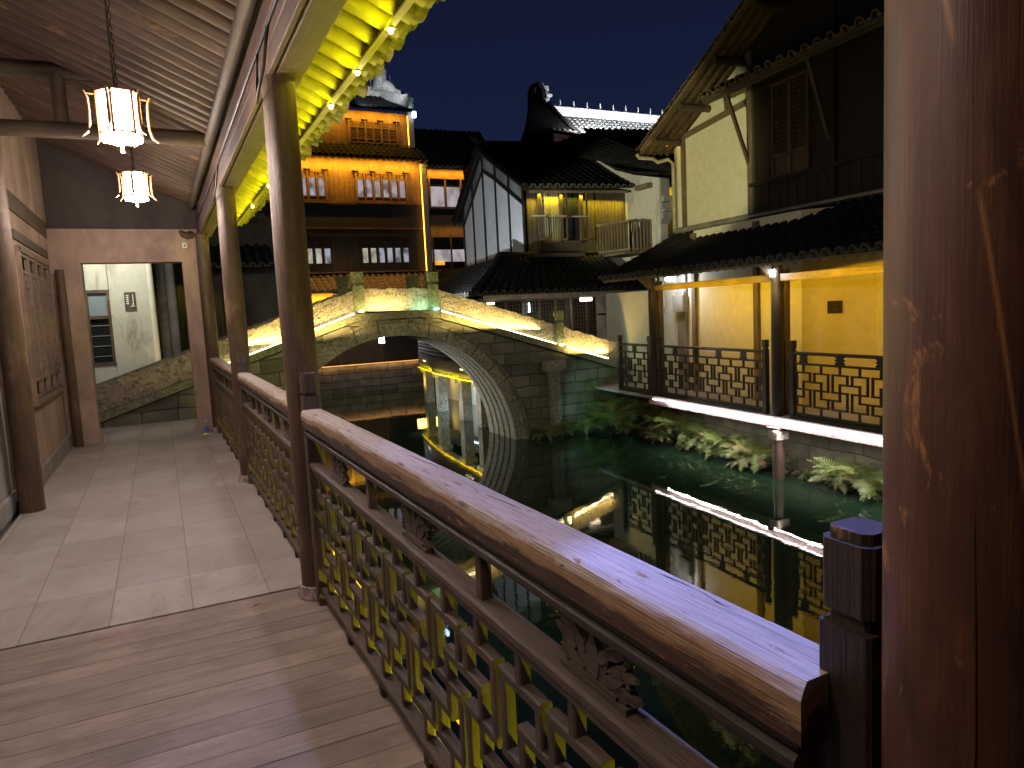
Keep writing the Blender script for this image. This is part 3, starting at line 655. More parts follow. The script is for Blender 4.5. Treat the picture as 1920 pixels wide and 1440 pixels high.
# doorway wall at the end
D = World('doorway_wall', 'plastered wall with a wide rectangular doorway closing the corridor', 'wall', (-.3, 12, 0))
m_ = MB(); m_.wbox((-1.13, 12.0, 1.3), (.42, .26, 2.6)); m_.wbox((-1.12, 12.0, .05), (.46, .31, .1)); D.part('left_pier', m_, 'brown')
m_ = MB(); m_.wbox((.505, 12.0, 1.3), (.21, .26, 2.6)); m_.wbox((.50, 12.0, .05), (.27, .31, .1)); D.part('right_pier', m_, 'brown')
m_ = MB(); m_.wbox((-.35, 12.0, 2.84), (1.98, .27, .48)); D.part('lintel', m_, 'brown')
m_ = MB(); m_.poly([(-1.3, 12.1, 3.08), (.80, 12.1, 3.08), (.80, 12.1, 3.40), (-1.3, 12.1, 4.36)], .1, (0, 1, 0)); D.part('gable_infill', m_, 'darkwall')
m_ = MB(); m_.tube([(.56, 11.86, 3.0), (.50, 11.80, 2.97), (.44, 11.80, 3.0), (.40, 11.8, 3.05)], [.06, .05, .045, .02], 10); D.part('carved_beam_end', m_, 'post')
m_ = MB(); m_.box((.455, 11.85, 2.84), (.07, .03, .08), .004); t = tag(m_.build('junction_box', 'whiteplastic'), 'small white box fixed on the doorway lintel at its right end', 'electrical box')
m_ = MB(); m_.box((.455, 11.832, 2.835), (.02, .006, .025)); m_.build('button', 'metal', t)
# rubbish at the pier foot
t = thing('plastic_bottle', 'clear bottle with blue label standing at the foot of the pier', 'bottle', (.50, 11.55, 0))
m_ = MB(); m_.tube([(0, 0, 0), (0, 0, .13), (0, 0, .17), (0, 0, .195)], [.031, .031, .013, .013], 12); m_.build('bottle_body', 'glassblue', t)
m_ = MB(); m_.tube([(0, 0, .05), (0, 0, .11)], .0325, 12, False); m_.build('paper_label', plain('blue_label', (.03, .12, .5), .5), t)
m_ = MB(); m_.tube([(0, 0, .195), (0, 0, .212)], .015, 10); m_.build('cap', 'whiteplastic', t)
m_ = MB(); m_.tube([(.42, 11.32, .022), (.46, 11.30, .03), (.50, 11.34, .025), (.53, 11.33, .018)], [.012, .03, .026, .01], 7); tag(m_.build('crumpled_wrapper', plain('pale_wrapper', (.5, .52, .25), .5)), 'crumpled pale wrapper on the paving before the pier', 'litter')
m_ = MB(); m_.tube([(.35, 4.27, .006), (.385, 4.29, .006)], .0045, 7); tag(m_.build('cigarette_end', plain('orange_filter', (.5, .24, .08), .8)), 'orange cigarette end lying on the boardwalk', 'litter')

# lanterns
def lantern(loc, ztop, label, rot):
    t = thing('hanging_lantern', label, 'lantern', loc, rot, 'hexagonal lanterns hanging in the corridor')
    h = .105; R_ = .105; V = [(math.cos(math.pi / 3 * k), math.sin(math.pi / 3 * k)) for k in range(6)]
    for k in range(6):
        a, b = V[k], V[(k + 1) % 6]; m_ = MB(); p = [(a[0] * R_, a[1] * R_), (b[0] * R_, b[1] * R_)]
        lerp = lambda s: (p[0][0] + (p[1][0] - p[0][0]) * s, p[0][1] + (p[1][1] - p[0][1]) * s)
        q = [(*lerp(.08), -h + .01), (*lerp(.92), -h + .01), (*lerp(.92), h - .03), (*lerp(.78), h), (*lerp(.22), h), (*lerp(.08), h - .03)]
        m_.poly(q, .004, (-(a[0] + b[0]), -(a[1] + b[1]), 0)); m_.build('paper_panel', 'paper', t)
        m_ = MB(); m_.box((a[0] * R_, a[1] * R_, 0), (.014, .014, 2 * h + .03)); m_.build('upright', 'lanternwood', t)
        m_ = MB(); rr = [(.165, .11), (.150, .07), (.148, .0), (.150, -.07), (.162, -.11), (.19, -.135)]
        m_.tube([(a[0] * r_, a[1] * r_, z) for r_, z in rr], [.006, .008, .009, .009, .009, .004], 6)
        m_.tube([(a[0] * R_, a[1] * R_, .095), (a[0] * .152, a[1] * .152, .095)], .005, 5); m_.build('curved_bracket', 'lanternwood', t)
        m_ = MB()
        for s_ in range(5):
            u_ = (s_ + .5) / 5; c = lerp(u_); dz = .022 + .012 * math.sin(math.pi * u_) * (1 if s_ % 2 == 0 else .6)
            m_.box((c[0] * .97, c[1] * .97, -h - .012 - dz / 2), (.017, .017, dz))
        m_.build('carved_fringe', 'fringe', t)
    m_ = MB(); hx = lambda r_, z: [(v[0] * r_, v[1] * r_, z) for v in V]
    m_.poly(hx(.115, h + .006), .008, (0, 0, 1)); m_.poly(hx(.06, h + .014), .012, (0, 0, 1)); m_.build('top_frame', 'lanternwood', t)
    m_ = MB(); m_.tube([v for v in hx(R_, -h - .002)] + [hx(R_, -h - .002)[0]], .007, 5, False); m_.build('bottom_ring', 'lanternwood', t)
    m_ = MB(); m_.tube([(0, 0, -h - .05), (0, 0, -h - .10)], [.008, .01], 6); m_.build('tassel', 'whiteplastic', t)
    m_ = MB(); z = h + .026; k = 0
    while z < ztop - loc[2]:
        r_ = .010; c = z + .018; ax = (1, 0) if k % 2 else (0, 1)
        m_.tube([(ax[0] * r_ * math.cos(a), ax[1] * r_ * math.cos(a), c + .020 * math.sin(a)) for a in [2 * math.pi * i / 8 for i in range(9)]], .0028, 4, False); z += .034; k += 1
    m_.build('chain', 'metal', t)
    m_ = MB(); m_.tube([(-.012, 0, h + .02), (-.012, 0, ztop - loc[2])], .003, 4); m_.build('wire', 'metal', t)
    return t
LC = (1, .79, .73)
lantern((-.09, 4.6, 2.83), 3.84, 'nearer hexagonal lantern hanging on a chain, brightly lit', math.radians(12))
lantern((-.08, 7.95, 3.03), 3.83, 'farther and smaller looking hexagonal lantern, lit', math.radians(20))
point('lantern_light', (-.09, 4.6, 2.62), 62, LC, .08)
point('lantern_light', (-.08, 7.95, 2.82), 66, LC, .08)
point('lantern_light', (-.45, 1.1, 2.7), 46, (1, .74, .62), .1)
point('lantern_light', (-.10, 10.8, 2.9), 14, LC, .1)  # point light before the doorway, no lantern modelled at this spot

# ================================================================ BRIDGE
BY, BW = 13.65, 1.36      # face plane, width
ACX, ACZ, AR = 4.2, -1.28, 2.56
def deck(x):              # underside of the parapet
    if x < 3.52: return 1.74 + (x - 3.52) * .328
    if x > 5.02: return 1.71 - (x - 5.02) * .318
    return 1.74 - (x - 3.52) * .02
B = World('stone_bridge', 'arched stone bridge over the canal with glowing rough parapets', 'bridge', (4.2, BY + .8, -1.18))
m_ = MB(); X0, X1 = -2.3, 9.75; xs = [X0 + .1 * i for i in range(int((X1 - X0) / .1) + 1)]
def arch(x, r=AR): d = r * r - (x - ACX) ** 2; return ACZ + math.sqrt(d) if d > 0 else -1.6
xs = sorted(set([round(v, 4) for v in xs] + [ACX - AR, ACX + AR]))
for a, b in zip(xs[:-1], xs[1:]):
    za, zb = max(-1.6, arch(a)), max(-1.6, arch(b)); ta, tb = deck(a) - .17, deck(b) - .17
    for yy in (BY, BY + BW):
        vs = [(a, yy, za), (b, yy, zb), (b, yy, tb), (a, yy, ta)]; m_.add(vs, [(0, 1, 2, 3)], [(x + 3, z + 5, y) for x, y, z in vs])
    vs = [(a, BY, ta), (b, BY, tb), (b, BY + BW, tb), (a, BY + BW, ta)]; m_.add(vs, [(0, 1, 2, 3)])
bf = B.part('masonry', m_, 'stone')
# barrel of grooved slabs, voussoir ring and outer ring
m_ = MB()
for k in range(40):
    a0, a1 = math.pi * k / 40, math.pi * (k + 1) / 40; m_.add([(ACX + math.cos(a) * AR, BY + yy, ACZ + math.sin(a) * AR) for a, yy in ((a0, .02), (a1, .02), (a1, BW - .02), (a0, BW - .02))], [(0, 1, 2, 3)])
B.part('arch_soffit', m_, 'coping')
m_ = MB(); NA = 40; bands = [(0, .20), (.28, .48), (.56, .76), (.84, 1.04), (1.12, BW)]
for (y0, y1) in bands:
    for k in range(NA):
        a0, a1 = math.pi * k / NA, math.pi * (k + 1) / NA
        vs = []
        for r_ in (AR - .001, AR - .05):
            for yy in (y0, y1):
                for a in (a0, a1): vs.append((ACX + math.cos(a) * r_, BY + yy - (.012 if y0 == 0 and yy == 0 else 0), ACZ + math.sin(a) * r_))
        m_.add(vs, [(0, 1, 3, 2), (4, 6, 7, 5), (0, 4, 5, 1), (2, 3, 7, 6)], None)
B.part('arch_barrel', m_, 'soffitstone'); spot('barrel_fill_light', (4.6, 16.9, -.7), (6.6, 14.3, -.1), 170, (1, .97, .85), 80, .6)  # spot without a fixture, added to brighten the arch barrel
m_ = MB(); mo = MB(); k = 0; a = 0
while a < math.pi - .01:
    da = random.uniform(.15, .26); a1 = min(math.pi, a + da)
    for mm, r0, r1, pr_ in ((m_, AR - .049, AR + .21, .035), (mo, AR + .216, AR + .27, .06)):
        n = 4; vs = []
        for j in range(n + 1):
            aa = a + .004 + (a1 - a - .008) * j / n
            for r_, yy in ((r0, BY - pr_), (r1, BY - pr_), (r1, BY + .02), (r0, BY + .02)): vs.append((ACX + math.cos(aa) * r_, yy, ACZ + math.sin(aa) * r_))
        fs = [(4 * j + q, 4 * j + (q + 1) % 4, 4 * j + 4 + (q + 1) % 4, 4 * j + 4 + q) for j in range(n) for q in range(4)] + [(0, 1, 2, 3), (4 * n + 3, 4 * n + 2, 4 * n + 1, 4 * n)]
        o_ = k * 1.7; mm.add(vs, fs, [(x + o_, y, z) for x, y, z in vs])
    a = a1; k += 1
B.part('voussoir_ring', m_, 'ring'); B.part('outer_arch_ring', mo, 'coping')
# coping course under the parapet
m_ = MB(); x = X0
for seg in ((X0, 3.40), (3.40, 5.12), (5.12, X1)):
    x = seg[0]
    while x < seg[1] - .01:
        x2 = min(seg[1], x + random.uniform(.9, 1.5))
        if seg[1] - x2 < .4: x2 = seg[1]
        for yy in (BY - .07,):
            vs = [(q, yq, deck(q) - dz) for q in (x + .003, x2 - .003) for yq in (yy, yy + .35) for dz in (.145, .006)]
            m_.add(vs, [(0, 1, 3, 2), (4, 6, 7, 5), (0, 4, 5, 1), (2, 3, 7, 6), (1, 5, 7, 3), (0, 2, 6, 4)])
        x = x2
B.part('coping_course', m_, 'coping')
m_ = MB(); x = X0
while x < X1:
    x2 = x + .28; zz = min(deck(x), deck(x2)) + .02
    m_.wbox(((x + x2) / 2, BY + BW / 2, zz - .11), (.282, BW - .4, .16)); x = x2
B.part('deck_steps', m_, 'coping')
# parapet slabs: hammered faces
def slab(xa, xb, yy, hgt=.44, th=.13):
    mb = MB(); nx = max(3, int((xb - xa) / .045)); nz = 11
    for side, yo in ((-1, yy), (1, yy + th)):
        vs = []; 
        for i in range(nx + 1):
            x = xa + (xb - xa) * i / nx; z0 = deck(x) + .0
            for j in range(nz + 1):
                s_ = j / nz; p = Vector((x * 11 + yy, z0 * 11 + s_ * 9, side * 3)); q = (noise.noise(p * 1.6) * .007 + noise.noise(p * 4.1) * .009) * (1 if xb > 1 else .15)
                top = noise.noise(Vector((x * 9, yy, 4))) * (.030 if xb > 1 else .004)
                vs.append((x, yo + side * (.012 + q), z0 + (hgt + top) * s_))
        mb.add(vs, [(i * (nz + 1) + j, (i + 1) * (nz + 1) + j, (i + 1) * (nz + 1) + j + 1, i * (nz + 1) + j + 1) for i in range(nx) for j in range(nz)], None, False)
        if side == -1: f0 = vs
        else: f1 = vs
    top = [v for i in range(nx + 1) for v in (f0[i * (nz + 1) + nz], f1[i * (nz + 1) + nz])]
    mb.add(top, [(2 * i, 2 * i + 1, 2 * i + 3, 2 * i + 2) for i in range(nx)])
    ends = [f0[j] for j in range(nz + 1)] + [f1[j] for j in range(nz + 1)] + [f0[nx * (nz + 1) + j] for j in range(nz + 1)] + [f1[nx * (nz + 1) + j] for j in range(nz + 1)]
    e = nz + 1; mb.add(ends, [(j, j + 1, e + j + 1, e + j) for j in range(nz)] + [(2 * e + j, 3 * e + j, 3 * e + j + 1, 2 * e + j + 1) for j in range(nz)])
    return mb
PX = (3.50, 5.03, 7.93)
for yy in (BY + .02, BY + BW - .15):
    for xa, xb in ((-2.2, .55), (.80, 3.40), (3.61, 4.92), (5.14, 7.82), (8.05, 9.62)):
        B.part('parapet_slab', slab(xa, xb, yy), 'parapet' if xb > 1 else 'ramp')
for yy in (BY + .085, BY + BW - .085):
    for x in PX + (.675,):
        m_ = MB(); z = deck(x) - .02; w_ = .215
        m_.beam((x, yy, z), (x, yy, z + .53), w_, w_, (1, 0, 0), .01); m_.beam((x, yy, z + .531), (x, yy, z + .585), w_ * .78, w_ * .78, (1, 0, 0), .01)
        m_.beam((x, yy, z + .586), (x, yy, z + .78), w_ * 1.06, w_ * 1.06, (1, 0, 0), .022)
        for i, g in enumerate(m_.g): m_.g[i] = m_.v[i]
        B.part('parapet_post', m_, 'olivestone')
# pilaster with capital on the right of the arch, pilaster left
m_ = MB(); m_.wbox((7.70, BY - .06, -.52), (.23, .16, 1.52)); m_.wbox((7.70, BY - .08, .36), (.50, .22, .22)); m_.wbox((7.70, BY - .07, .235), (.36, .19, .05)); B.part('pilaster', m_, 'ring')
# light strips on the coping
for (xa, xb) in ((.82, 3.38), (5.16, 7.80), (8.08, 9.15)):
    m_ = MB(); m_.beam((xa, BY - .055, deck(xa) + .012), (xb, BY - .055, deck(xb) + .012), .016, .014); B.part('light_strip', m_, 'ledwarm')
    c = Vector(((xa + xb) / 2, BY - .075, deck((xa + xb) / 2) + .03)); c.y -= .05; d = Vector((xb - xa, 0, deck(xb) - deck(xa)))
    area('parapet_light', c, (0, .55, .84), d.length, .02, 12.5 * d.length, (1, .70, .22), d)
area('parapet_light', (4.0, BY - .12, 1.76), (0, .6, .8), .75, .02, 9, (1, .72, .24), (1, 0, 0))
area('parapet_light', (4.72, BY - .12, 1.74), (0, .6, .8), .3, .02, 1.6, (.45, 1, .62), (1, 0, 0))
for x, c in ((3.50, 'ledwarm'), (5.03, 'greenlamp'), (7.93, 'ledwarm')):
    m_ = MB(); m_.box((x + .02, BY - .06, deck(x) + .015), (.10, .02, .03)); B.part('post_light', m_, c)
    point('post_light', (x, BY - .12, deck(x) + .05), .7, (1, .85, .4) if c == 'ledwarm' else (.4, 1, .5), .02)

# ================================================================ OPPOSITE WALKWAY
def otag(o, *a): return tag(o, *a)
def orail(s0, s1, n, label, off=.10, first=True):
    L = s1 - s0; p = opp(s0, off, -.2); t = thing('balustrade', label, 'railing', p, OROT, 'fret railings on the opposite walkway')
    m_ = MB(); m_.beam((0, 0, .985), (L, 0, .985), .075, .045, (0, 0, 1), .012); m_.build('handrail', 'odark', t)
    m_ = MB(); m_.beam((0, 0, .83), (L, 0, .83), .05, .03, (0, 0, 1), .004); m_.build('middle_rail', 'odark', t)
    m_ = MB(); m_.beam((0, 0, .075), (L, 0, .075), .05, .04, (0, 0, 1), .004); m_.beam((0, 0, .026), (L, 0, .026), .09, .046, (0, 0, 1), .004); m_.build('bottom_rail', 'odark', t)
    m_ = MB(); pt = L / n; fret(m_, pt / 2, pt, n, .095, .816, .024, .04, 0, L, 0, .004); m_.build('fret_lattice', 'odark', t)
    for i in range(1, n, 2):
        m_ = MB(); x = pt * (i + .5) if i + .5 < n else pt * i; w_ = .17
        m_.poly([(x - w_ * .5, -.01, .963), (x - w_ * .3, -.01, .93), (x - w_ * .55, -.01, .915), (x - w_ * .3, -.01, .89), (x - w_ * .5, -.01, .868), (x - w_ * .42, -.01, .846), (x + w_ * .42, -.01, .846), (x + w_ * .5, -.01, .868), (x + w_ * .3, -.01, .89), (x + w_ * .55, -.01, .915), (x + w_ * .3, -.01, .93), (x + w_ * .5, -.01, .963)], .02, (0, 1, 0))
        m_.build('carved_bracket', 'odark', t)
    for x in (-.04, L + .04):
        m_ = MB(); m_.beam((x, 0, 0), (x, 0, 1.02), .085, .085, (1, 0, 0), .006); m_.beam((x, 0, 1.02), (x, 0, 1.05), .06, .06, (1, 0, 0), .004); m_.beam((x, 0, 1.05), (x, 0, 1.17), .09, .09, (1, 0, 0), .014); m_.build('newel', 'odark', t)
    return t
orail(2.28, 5.12, 9, 'far bank fret railing between the two dark posts, in front of the dimmer yellow wall')
orail(-1.05, 1.62, 8, 'far bank fret railing before the bright yellow wall, partly behind the red brown pillar')
orail(5.55, 6.62, 3, 'short teal lit fret railing where the far walkway meets the bridge')
for s_, l in ((1.98, 'far bank veranda post with a white lamp at its top'), (5.36, 'far bank veranda post near the bridge, yellow beam starting from it'), (-1.4, 'far bank post hidden behind the red brown pillar')):
    if s_ < 0: continue
    p = opp(s_, .10, -.2); t = thing('walkway_post', l, 'post', p, OROT, 'posts of the opposite walkway')
    m_ = MB(); m_.tube([(0, 0, 0), (0, 0, 1.2), (0, 0, 2.3)], [.092, .09, .082], 16); m_.build('shaft', 'odark', t)
    m_ = MB(); m_.beam((0, -.16, 0), (0, -.16, 2.25), .11, .11, (1, 0, 0), .01); m_.build('rear_post', 'post', t)
    m_ = MB(); m_.poly([(-.05, .05, 2.08), (-.05, .30, 2.30), (-.05, -.05, 2.34), (-.05, -.05, 2.0)], .1, (1, 0, 0)); m_.build('bracket', 'greywood', t)
# lamp on the post
p = opp(1.93, -.02, 1.99); t = thing('post_lamp', 'white lamp shining down the top of the dark far bank post', 'lamp', p)
m_ = MB(); m_.box((0, 0, 0), (.05, .05, .10)); m_.build('glowing_lens', 'bulbw', t); m_ = MB(); m_.box((0, 0, .06), (.06, .06, .02)); m_.build('cap', 'metal', t)
spot('post_lamp_light', opp(1.86, -.20, 2.04), opp(1.98, .08, .8), 16, (.85, .90, 1), 70, .6, .02)
point('post_lamp_light', opp(1.90, -.10, 1.95), 2.0, (.85, .9, 1), .02)
# beam between posts
m_ = MB(); m_.beam(opp(5.36, .13, 1.91), opp(-2.4, .13, 1.93), .07, .11, (0, 0, 1), .006); tag(m_.build('walkway_beam', 'greywood'), 'yellow lit beam running along the tops of the far walkway posts', 'beam')
for a_, b_, pw_ in ((1.80, -2.2, 29), (5.0, 2.2, 15)):
    c = (opp(a_, -.30, 1.80) + opp(b_, -.30, 1.80)) / 2; d = opp(b_, 0, 0) - opp(a_, 0, 0)
    area('far_eave_light', c, (UY * .93, -UX * .93, -.12), d.length, .015, pw_, (1, .56, .0), d, 150)
# deck edge slab with glowing strip below
OD = World('walkway_edge', 'pinkish stone edge slab of the far walkway, glowing white from a strip', 'kerb', opp(2, 0, -.3))
m_ = MB(); x = -4
while x < 5.3:
    x2 = min(5.42, x + 1.15); m_.beam(opp(x + .003, .03, -.315), opp(x2 - .003, .03, -.315), .10, .105, (0, 0, 1), .006); x = x2
OD.part('edge_slab', m_, 'sill')
m_ = MB(); m_.beam(opp(5.25, -.035, -.252), opp(-4, -.035, -.252), .012, .012); OD.part('light_strip', m_, 'ledwhite')
for a_, b_ in ((4.75, 1.98), (1.9, -1.5)):
    c = (opp(a_, -.05, -.25) + opp(b_, -.05, -.25)) / 2; d = opp(b_, 0, 0) - opp(a_, 0, 0)
    area('edge_light', c, (UY * .62, -UX * .62, -.78), d.length, .01, 5 * d.length, (1, .86, .85), d)
    area('edge_light', c + Vector((-.02, 0, -.14)), (-.1, 0, -1), d.length, .02, 5 * d.length, (1, .92, .80), d)
m_ = MB(); m_.beam(opp(6.66, .08, -.25), opp(5.44, .08, -.25), .10, .10, (0, 0, 1), .01); tag(m_.build('walkway_edge', 'odark'), 'dark timber edge under the short railing by the bridge', 'kerb')
# post standing in the water
t = thing('water_post', 'round timber post with stone block cap standing in the canal under the far walkway', 'post', opp(1.92, .05, -1.6))
m_ = MB(); m_.tube([(0, 0, 0), (0, 0, .42), (0, 0, .75), (-.01, 0, 1.05)], [.092, .092, .088, .066], 18); m_.build('shaft', 'board', t)
m_ = MB(); m_.beam((0, 0, 1.05), (0, 0, 1.21), .24, .22, (UX, UY, 0), .02); m_.beam((0, 0, 1.211), (0, 0, 1.235), .27, .25, (UX, UY, 0), .008); m_.build('stone_block', 'sill', t)
# quay wall
m_ = MB()
qa = [opp(-5, .62, z) for z in (-1.7, -.26)] + [opp(7.75, .62, z) for z in (-1.7, -.26)]
m_.add(qa, [(0, 2, 3, 1)], [(0, 0, 0), (0, 1.44, 0), (12.75, 0, 0), (12.75, 1.44, 0)])
qb = [opp(-5, .95, z) for z in (-1.7, -.26)] + [opp(7.75, .95, z) for z in (-1.7, -.26)]; m_.add(qa[:0] + qb, [(0, 1, 3, 2)])
tag(m_.build('quay_wall', 'quay'), 'block stone quay wall under the opposite walkway behind the ferns', 'wall')
m_ = MB()
for i in range(60):
    s_ = -1.5 + i * .14; c = opp(s_, .42 + random.uniform(-.1, .12), -1.17); r_ = random.uniform(.06, .14)
    m_.tube([c + Vector((-r_, 0, 0)), c, c + Vector((r_, 0, 0))], [r_ * .3, r_ * .6, r_ * .25], 7)
struct(m_.build('muddy_ledge', 'quay'), 'stuff')
# back wall of the walkway
WB = World('walkway_back_wall', 'plastered back wall of the far walkway with timber studs, lit yellow', 'wall', opp(3, 1.3, -.2))
def ovwall(s0, o0, s1, o1, z0, z1, th=.12):
    m_ = MB(); m_.poly([opp(s0, o0, z0), opp(s1, o1, z0), opp(s1, o1, z1), opp(s0, o0, z1)], th, (UY, -UX, 0)); return m_
WB.part('left_plaster', ovwall(5.25, 1.02, 2.42, 1.02, -.2, 3.0), 'plaster')
WB.part('bright_plaster', ovwall(2.42, 1.03, 1.62, 1.75, -.2, 3.0), 'yellow')
WB.part('far_plaster', ovwall(1.62, 1.75, -3, 1.80, -.2, 3.0), 'yellow')
WB.part('end_plaster', ovwall(6.5, 1.02, 5.25, 1.02, -.2, 2.85), 'plaster'); WB.part('low_plaster', ovwall(8.8, 1.02, 6.5, 1.02, -.2, 1.9), 'plaster')
for s_ in (5.22, 3.44):
    m_ = MB(); m_.beam(opp(s_, .99, -.2), opp(s_, .99, 2.95), .12, .08, (UY, -UX, 0), .01); WB.part('timber_stud', m_, 'greywood')
m_ = MB(); m_.beam(opp(5.62, .985, -.2), opp(5.62, .985, 2.2), .30, .07, (UY, -UX, 0), .01); WB.part('grey_pilaster', m_, 'greyblue')
m_ = MB(); m_.beam(opp(5.62, .93, 1.42), opp(5.62, .93, 1.75), .36, .14, (UY, -UX, 0), .02); m_.beam(opp(5.62, .95, 1.75), opp(5.62, .95, 1.83), .28, .08, (UY, -UX, 0), .01); WB.part('corbel_block', m_, 'greyblue')
p = opp(1.95, 1.42, 1.40); t = thing('wall_plaque', 'small square dark plaque on the bright yellow wall', 'plaque', p, OROT)
dirv = (opp(1.62, 1.75, 0) - opp(2.42, 1.03, 0)).normalized(); nn = Vector((-dirv.y, dirv.x, 0)); nn = nn if nn.x < 0 else -nn
t.rotation_euler = (0, 0, 0); t.location = opp(2.06, 1.355, 1.42) + nn * .02
m_ = MB(); m_.beam(-dirv * .11, dirv * .11, .02, .20, (0, 0, 1), .003); m_.build('plate', 'darkwood', t)
m_ = MB()
for z in (.045, .01, -.025, -.055): m_.beam(-dirv * .045 + nn * .0115 + Vector((0, 0, z)), dirv * .045 * (1 if z != .01 else .5) + nn * .0115 + Vector((0, 0, z)), .003, .008)
m_.build('engraving', 'beam', t)
# cut gutter pipe on the whitish wall
t = thing('downpipe', 'bent downpipe on the pale wall behind the far post near the bridge', 'pipe', opp(6.25, .95, 1))
q = lambda s_, o_, z: opp(s_, o_, z) - Vector(t.location)
m_ = MB(); m_.tube([q(6.3, .94, 2.2), q(6.3, .94, 1.85), q(6.22, .94, 1.72), q(6.18, .94, 1.55), q(6.3, .94, 1.40), q(6.3, .94, 1.2), q(6.3, .94, -.18)], .035, 8); m_.build('pipe', 'pipe', t)
# ceiling lamp near the bridge end
t = thing('ceiling_lamp', 'white square lamp under the far walkway roof near the bridge', 'lamp', opp(5.5, .62, 2.08))
m_ = MB(); m_.box((0, 0, 0), (.13, .13, .08)); m_.build('glowing_shade', 'bulbw', t); m_ = MB(); m_.box((0, 0, .06), (.16, .16, .035), .005); m_.build('fitting', 'metal', t)
m_ = MB(); m_.tube([(0, 0, .07), (0, 0, .5)], .012, 6); m_.build('stem', 'metal', t)
point('ceiling_lamp_light', opp(5.5, .62, 1.95), 8, (.95, .92, .85), .05)
# walkway roof
t = thing('walkway_roof', 'dark tiled lean to roof over the opposite walkway', 'roof', opp(3, 0, 2.2))
def oroof(name, root, s0, s1, oe, ze, orr, zr, **kw):
    q = lambda s_, o_, z: opp(s_, o_, z) - Vector(root.location)
    return put_roof(root, q(s1, oe, ze), q(s0, oe, ze), q(s1, orr, zr), q(s0, orr, zr), **kw)
oroof('r', t, -4, 6.45, -.42, 2.17, 1.52, 3.06, pitch=.205, r=.058, seg=.2, sag=.02)
m_ = MB(); L0 = Vector(t.location)
for k in range(50):
    s_ = -3.9 + k * .21; m_.beam(opp(s_, -.36, 2.10) - L0, opp(s_, 1.0, 2.74) - L0, .05, .05)
m_.build('rafters', 'greywood', t)['kind'] = 'stuff'
m_ = MB(); m_.beam(opp(-4, -.36, 2.125) - L0, opp(6.45, -.36, 2.125) - L0, .03, .07); m_.build('fascia', 'greywood', t)
m_ = MB(); m_.tube([opp(6.45, 1.45, 3.13) - L0, opp(1, 1.45, 3.11) - L0, opp(-4, 1.45, 3.12) - L0], .06, 8); m_.build('top_capping', 'greyblue', t)

# ================================================================ RIGHT HOUSE (gable to the canal)
HW = World('gabled_house', 'tall house right of the canal with cream plaster and dark timber front', 'house', opp(3, 1.6, 3))
m_ = MB()
def zr_at(s_): return 4.86 + (6.72 - s_) * .53 - .12
m_.poly([opp(6.50, 1.5, 2.9), opp(4.12, 1.5, 2.9), opp(4.12, 1.5, zr_at(4.12)), opp(6.50, 1.5, zr_at(6.50))], .15, (UY, -UX, 0)); HW.part('cream_wall', m_, 'plaster')
m_ = MB(); m_.poly([opp(4.12, 1.49, 3.0), opp(-4, 1.49, 3.0), opp(-4, 1.49, 8.5), opp(.5, 1.49, 8.6), opp(4.12, 1.49, zr_at(4.12))], .15, (UY, -UX, 0))
fw = HW.part('timber_front', m_, 'darkwood')
m_ = MB()
for s_ in [4.1 - .22 * k for k in range(1, 34)]: m_.beam(opp(s_, 1.482, 3.02), opp(s_, 1.482, 3.66), .03, .012, (UY, -UX, 0))
HW.sub('panel_battens', m_, 'darkwood', fw)
m_ = MB(); m_.wbox((0, 0, 0), (.01, .01, .01)); m_ = MB(); m_.poly([opp(6.50, 1.5, 2.9), opp(6.50, 1.5, zr_at(6.50)), opp(6.50, 4, zr_at(6.50)), opp(6.50, 4, 2.9)], .1, (-UX, -UY, 0)); HW.part('return_wall', m_, 'plaster')
for (s0, z0, s1, z1, w_) in ((6.14, 2.95, 6.14, 5.0, .09), (4.09, 2.95, 4.09, 6.05, .14), (6.2, 5.02, 4.15, 5.20, .10), (4.75, 5.2, 4.75, 5.7, .05)):
    m_ = MB(); m_.beam(opp(s0, 1.47, z0), opp(s1, 1.47, z1), .08 if s0 != s1 else w_, w_ if s0 != s1 else .08, (0, 0, 1) if s0 != s1 else (UY, -UX, 0), .006); HW.part('timber_frame', m_, 'greywood')
for s_ in (2.2, .4, -1.2):
    m_ = MB(); m_.beam(opp(s_, 1.46, 3.0), opp(s_, 1.46, 7.5), .13, .08, (UY, -UX, 0), .006); HW.part('timber_post', m_, 'darkwood')
m_ = MB(); m_.beam(opp(4.1, 1.45, 3.12), opp(-4, 1.45, 3.12), .10, .12, (0, 0, 1), .006); m_.beam(opp(4.1, 1.455, 3.68), opp(-4, 1.455, 3.68), .08, .07); HW.part('sill_beam', m_, 'darkwood')
# lattice shutters
for a_, b_, lab in ((3.50, 3.12, 'l'), (3.09, 2.70, 'r')):
    m_ = MB(); c = (a_ + b_) / 2; wd = a_ - b_; U = (UY, -UX, 0)
    for s_ in (a_, b_): m_.beam(opp(s_, 1.455, 3.66), opp(s_, 1.455, 5.30), .05, .05, U)
    for z in (3.70, 4.07, 5.27): m_.beam(opp(a_, 1.455, z), opp(b_, 1.455, z), .05, .05)
    for k in range(1, 6): m_.beam(opp(b_ + wd * k / 6, 1.465, 4.08), opp(b_ + wd * k / 6, 1.465, 5.26), .014, .02, U)
    for k in range(1, 15): m_.beam(opp(a_, 1.465, 4.08 + k * .08), opp(b_, 1.465, 4.08 + k * .08), .02, .014)
    sh = HW.part('lattice_shutter', m_, 'post'); m_ = MB(); m_.beam(opp(a_ - .03, 1.47, 3.885), opp(b_ + .03, 1.47, 3.885), .02, .32); HW.sub('shutter_panel', m_, 'beam', sh)
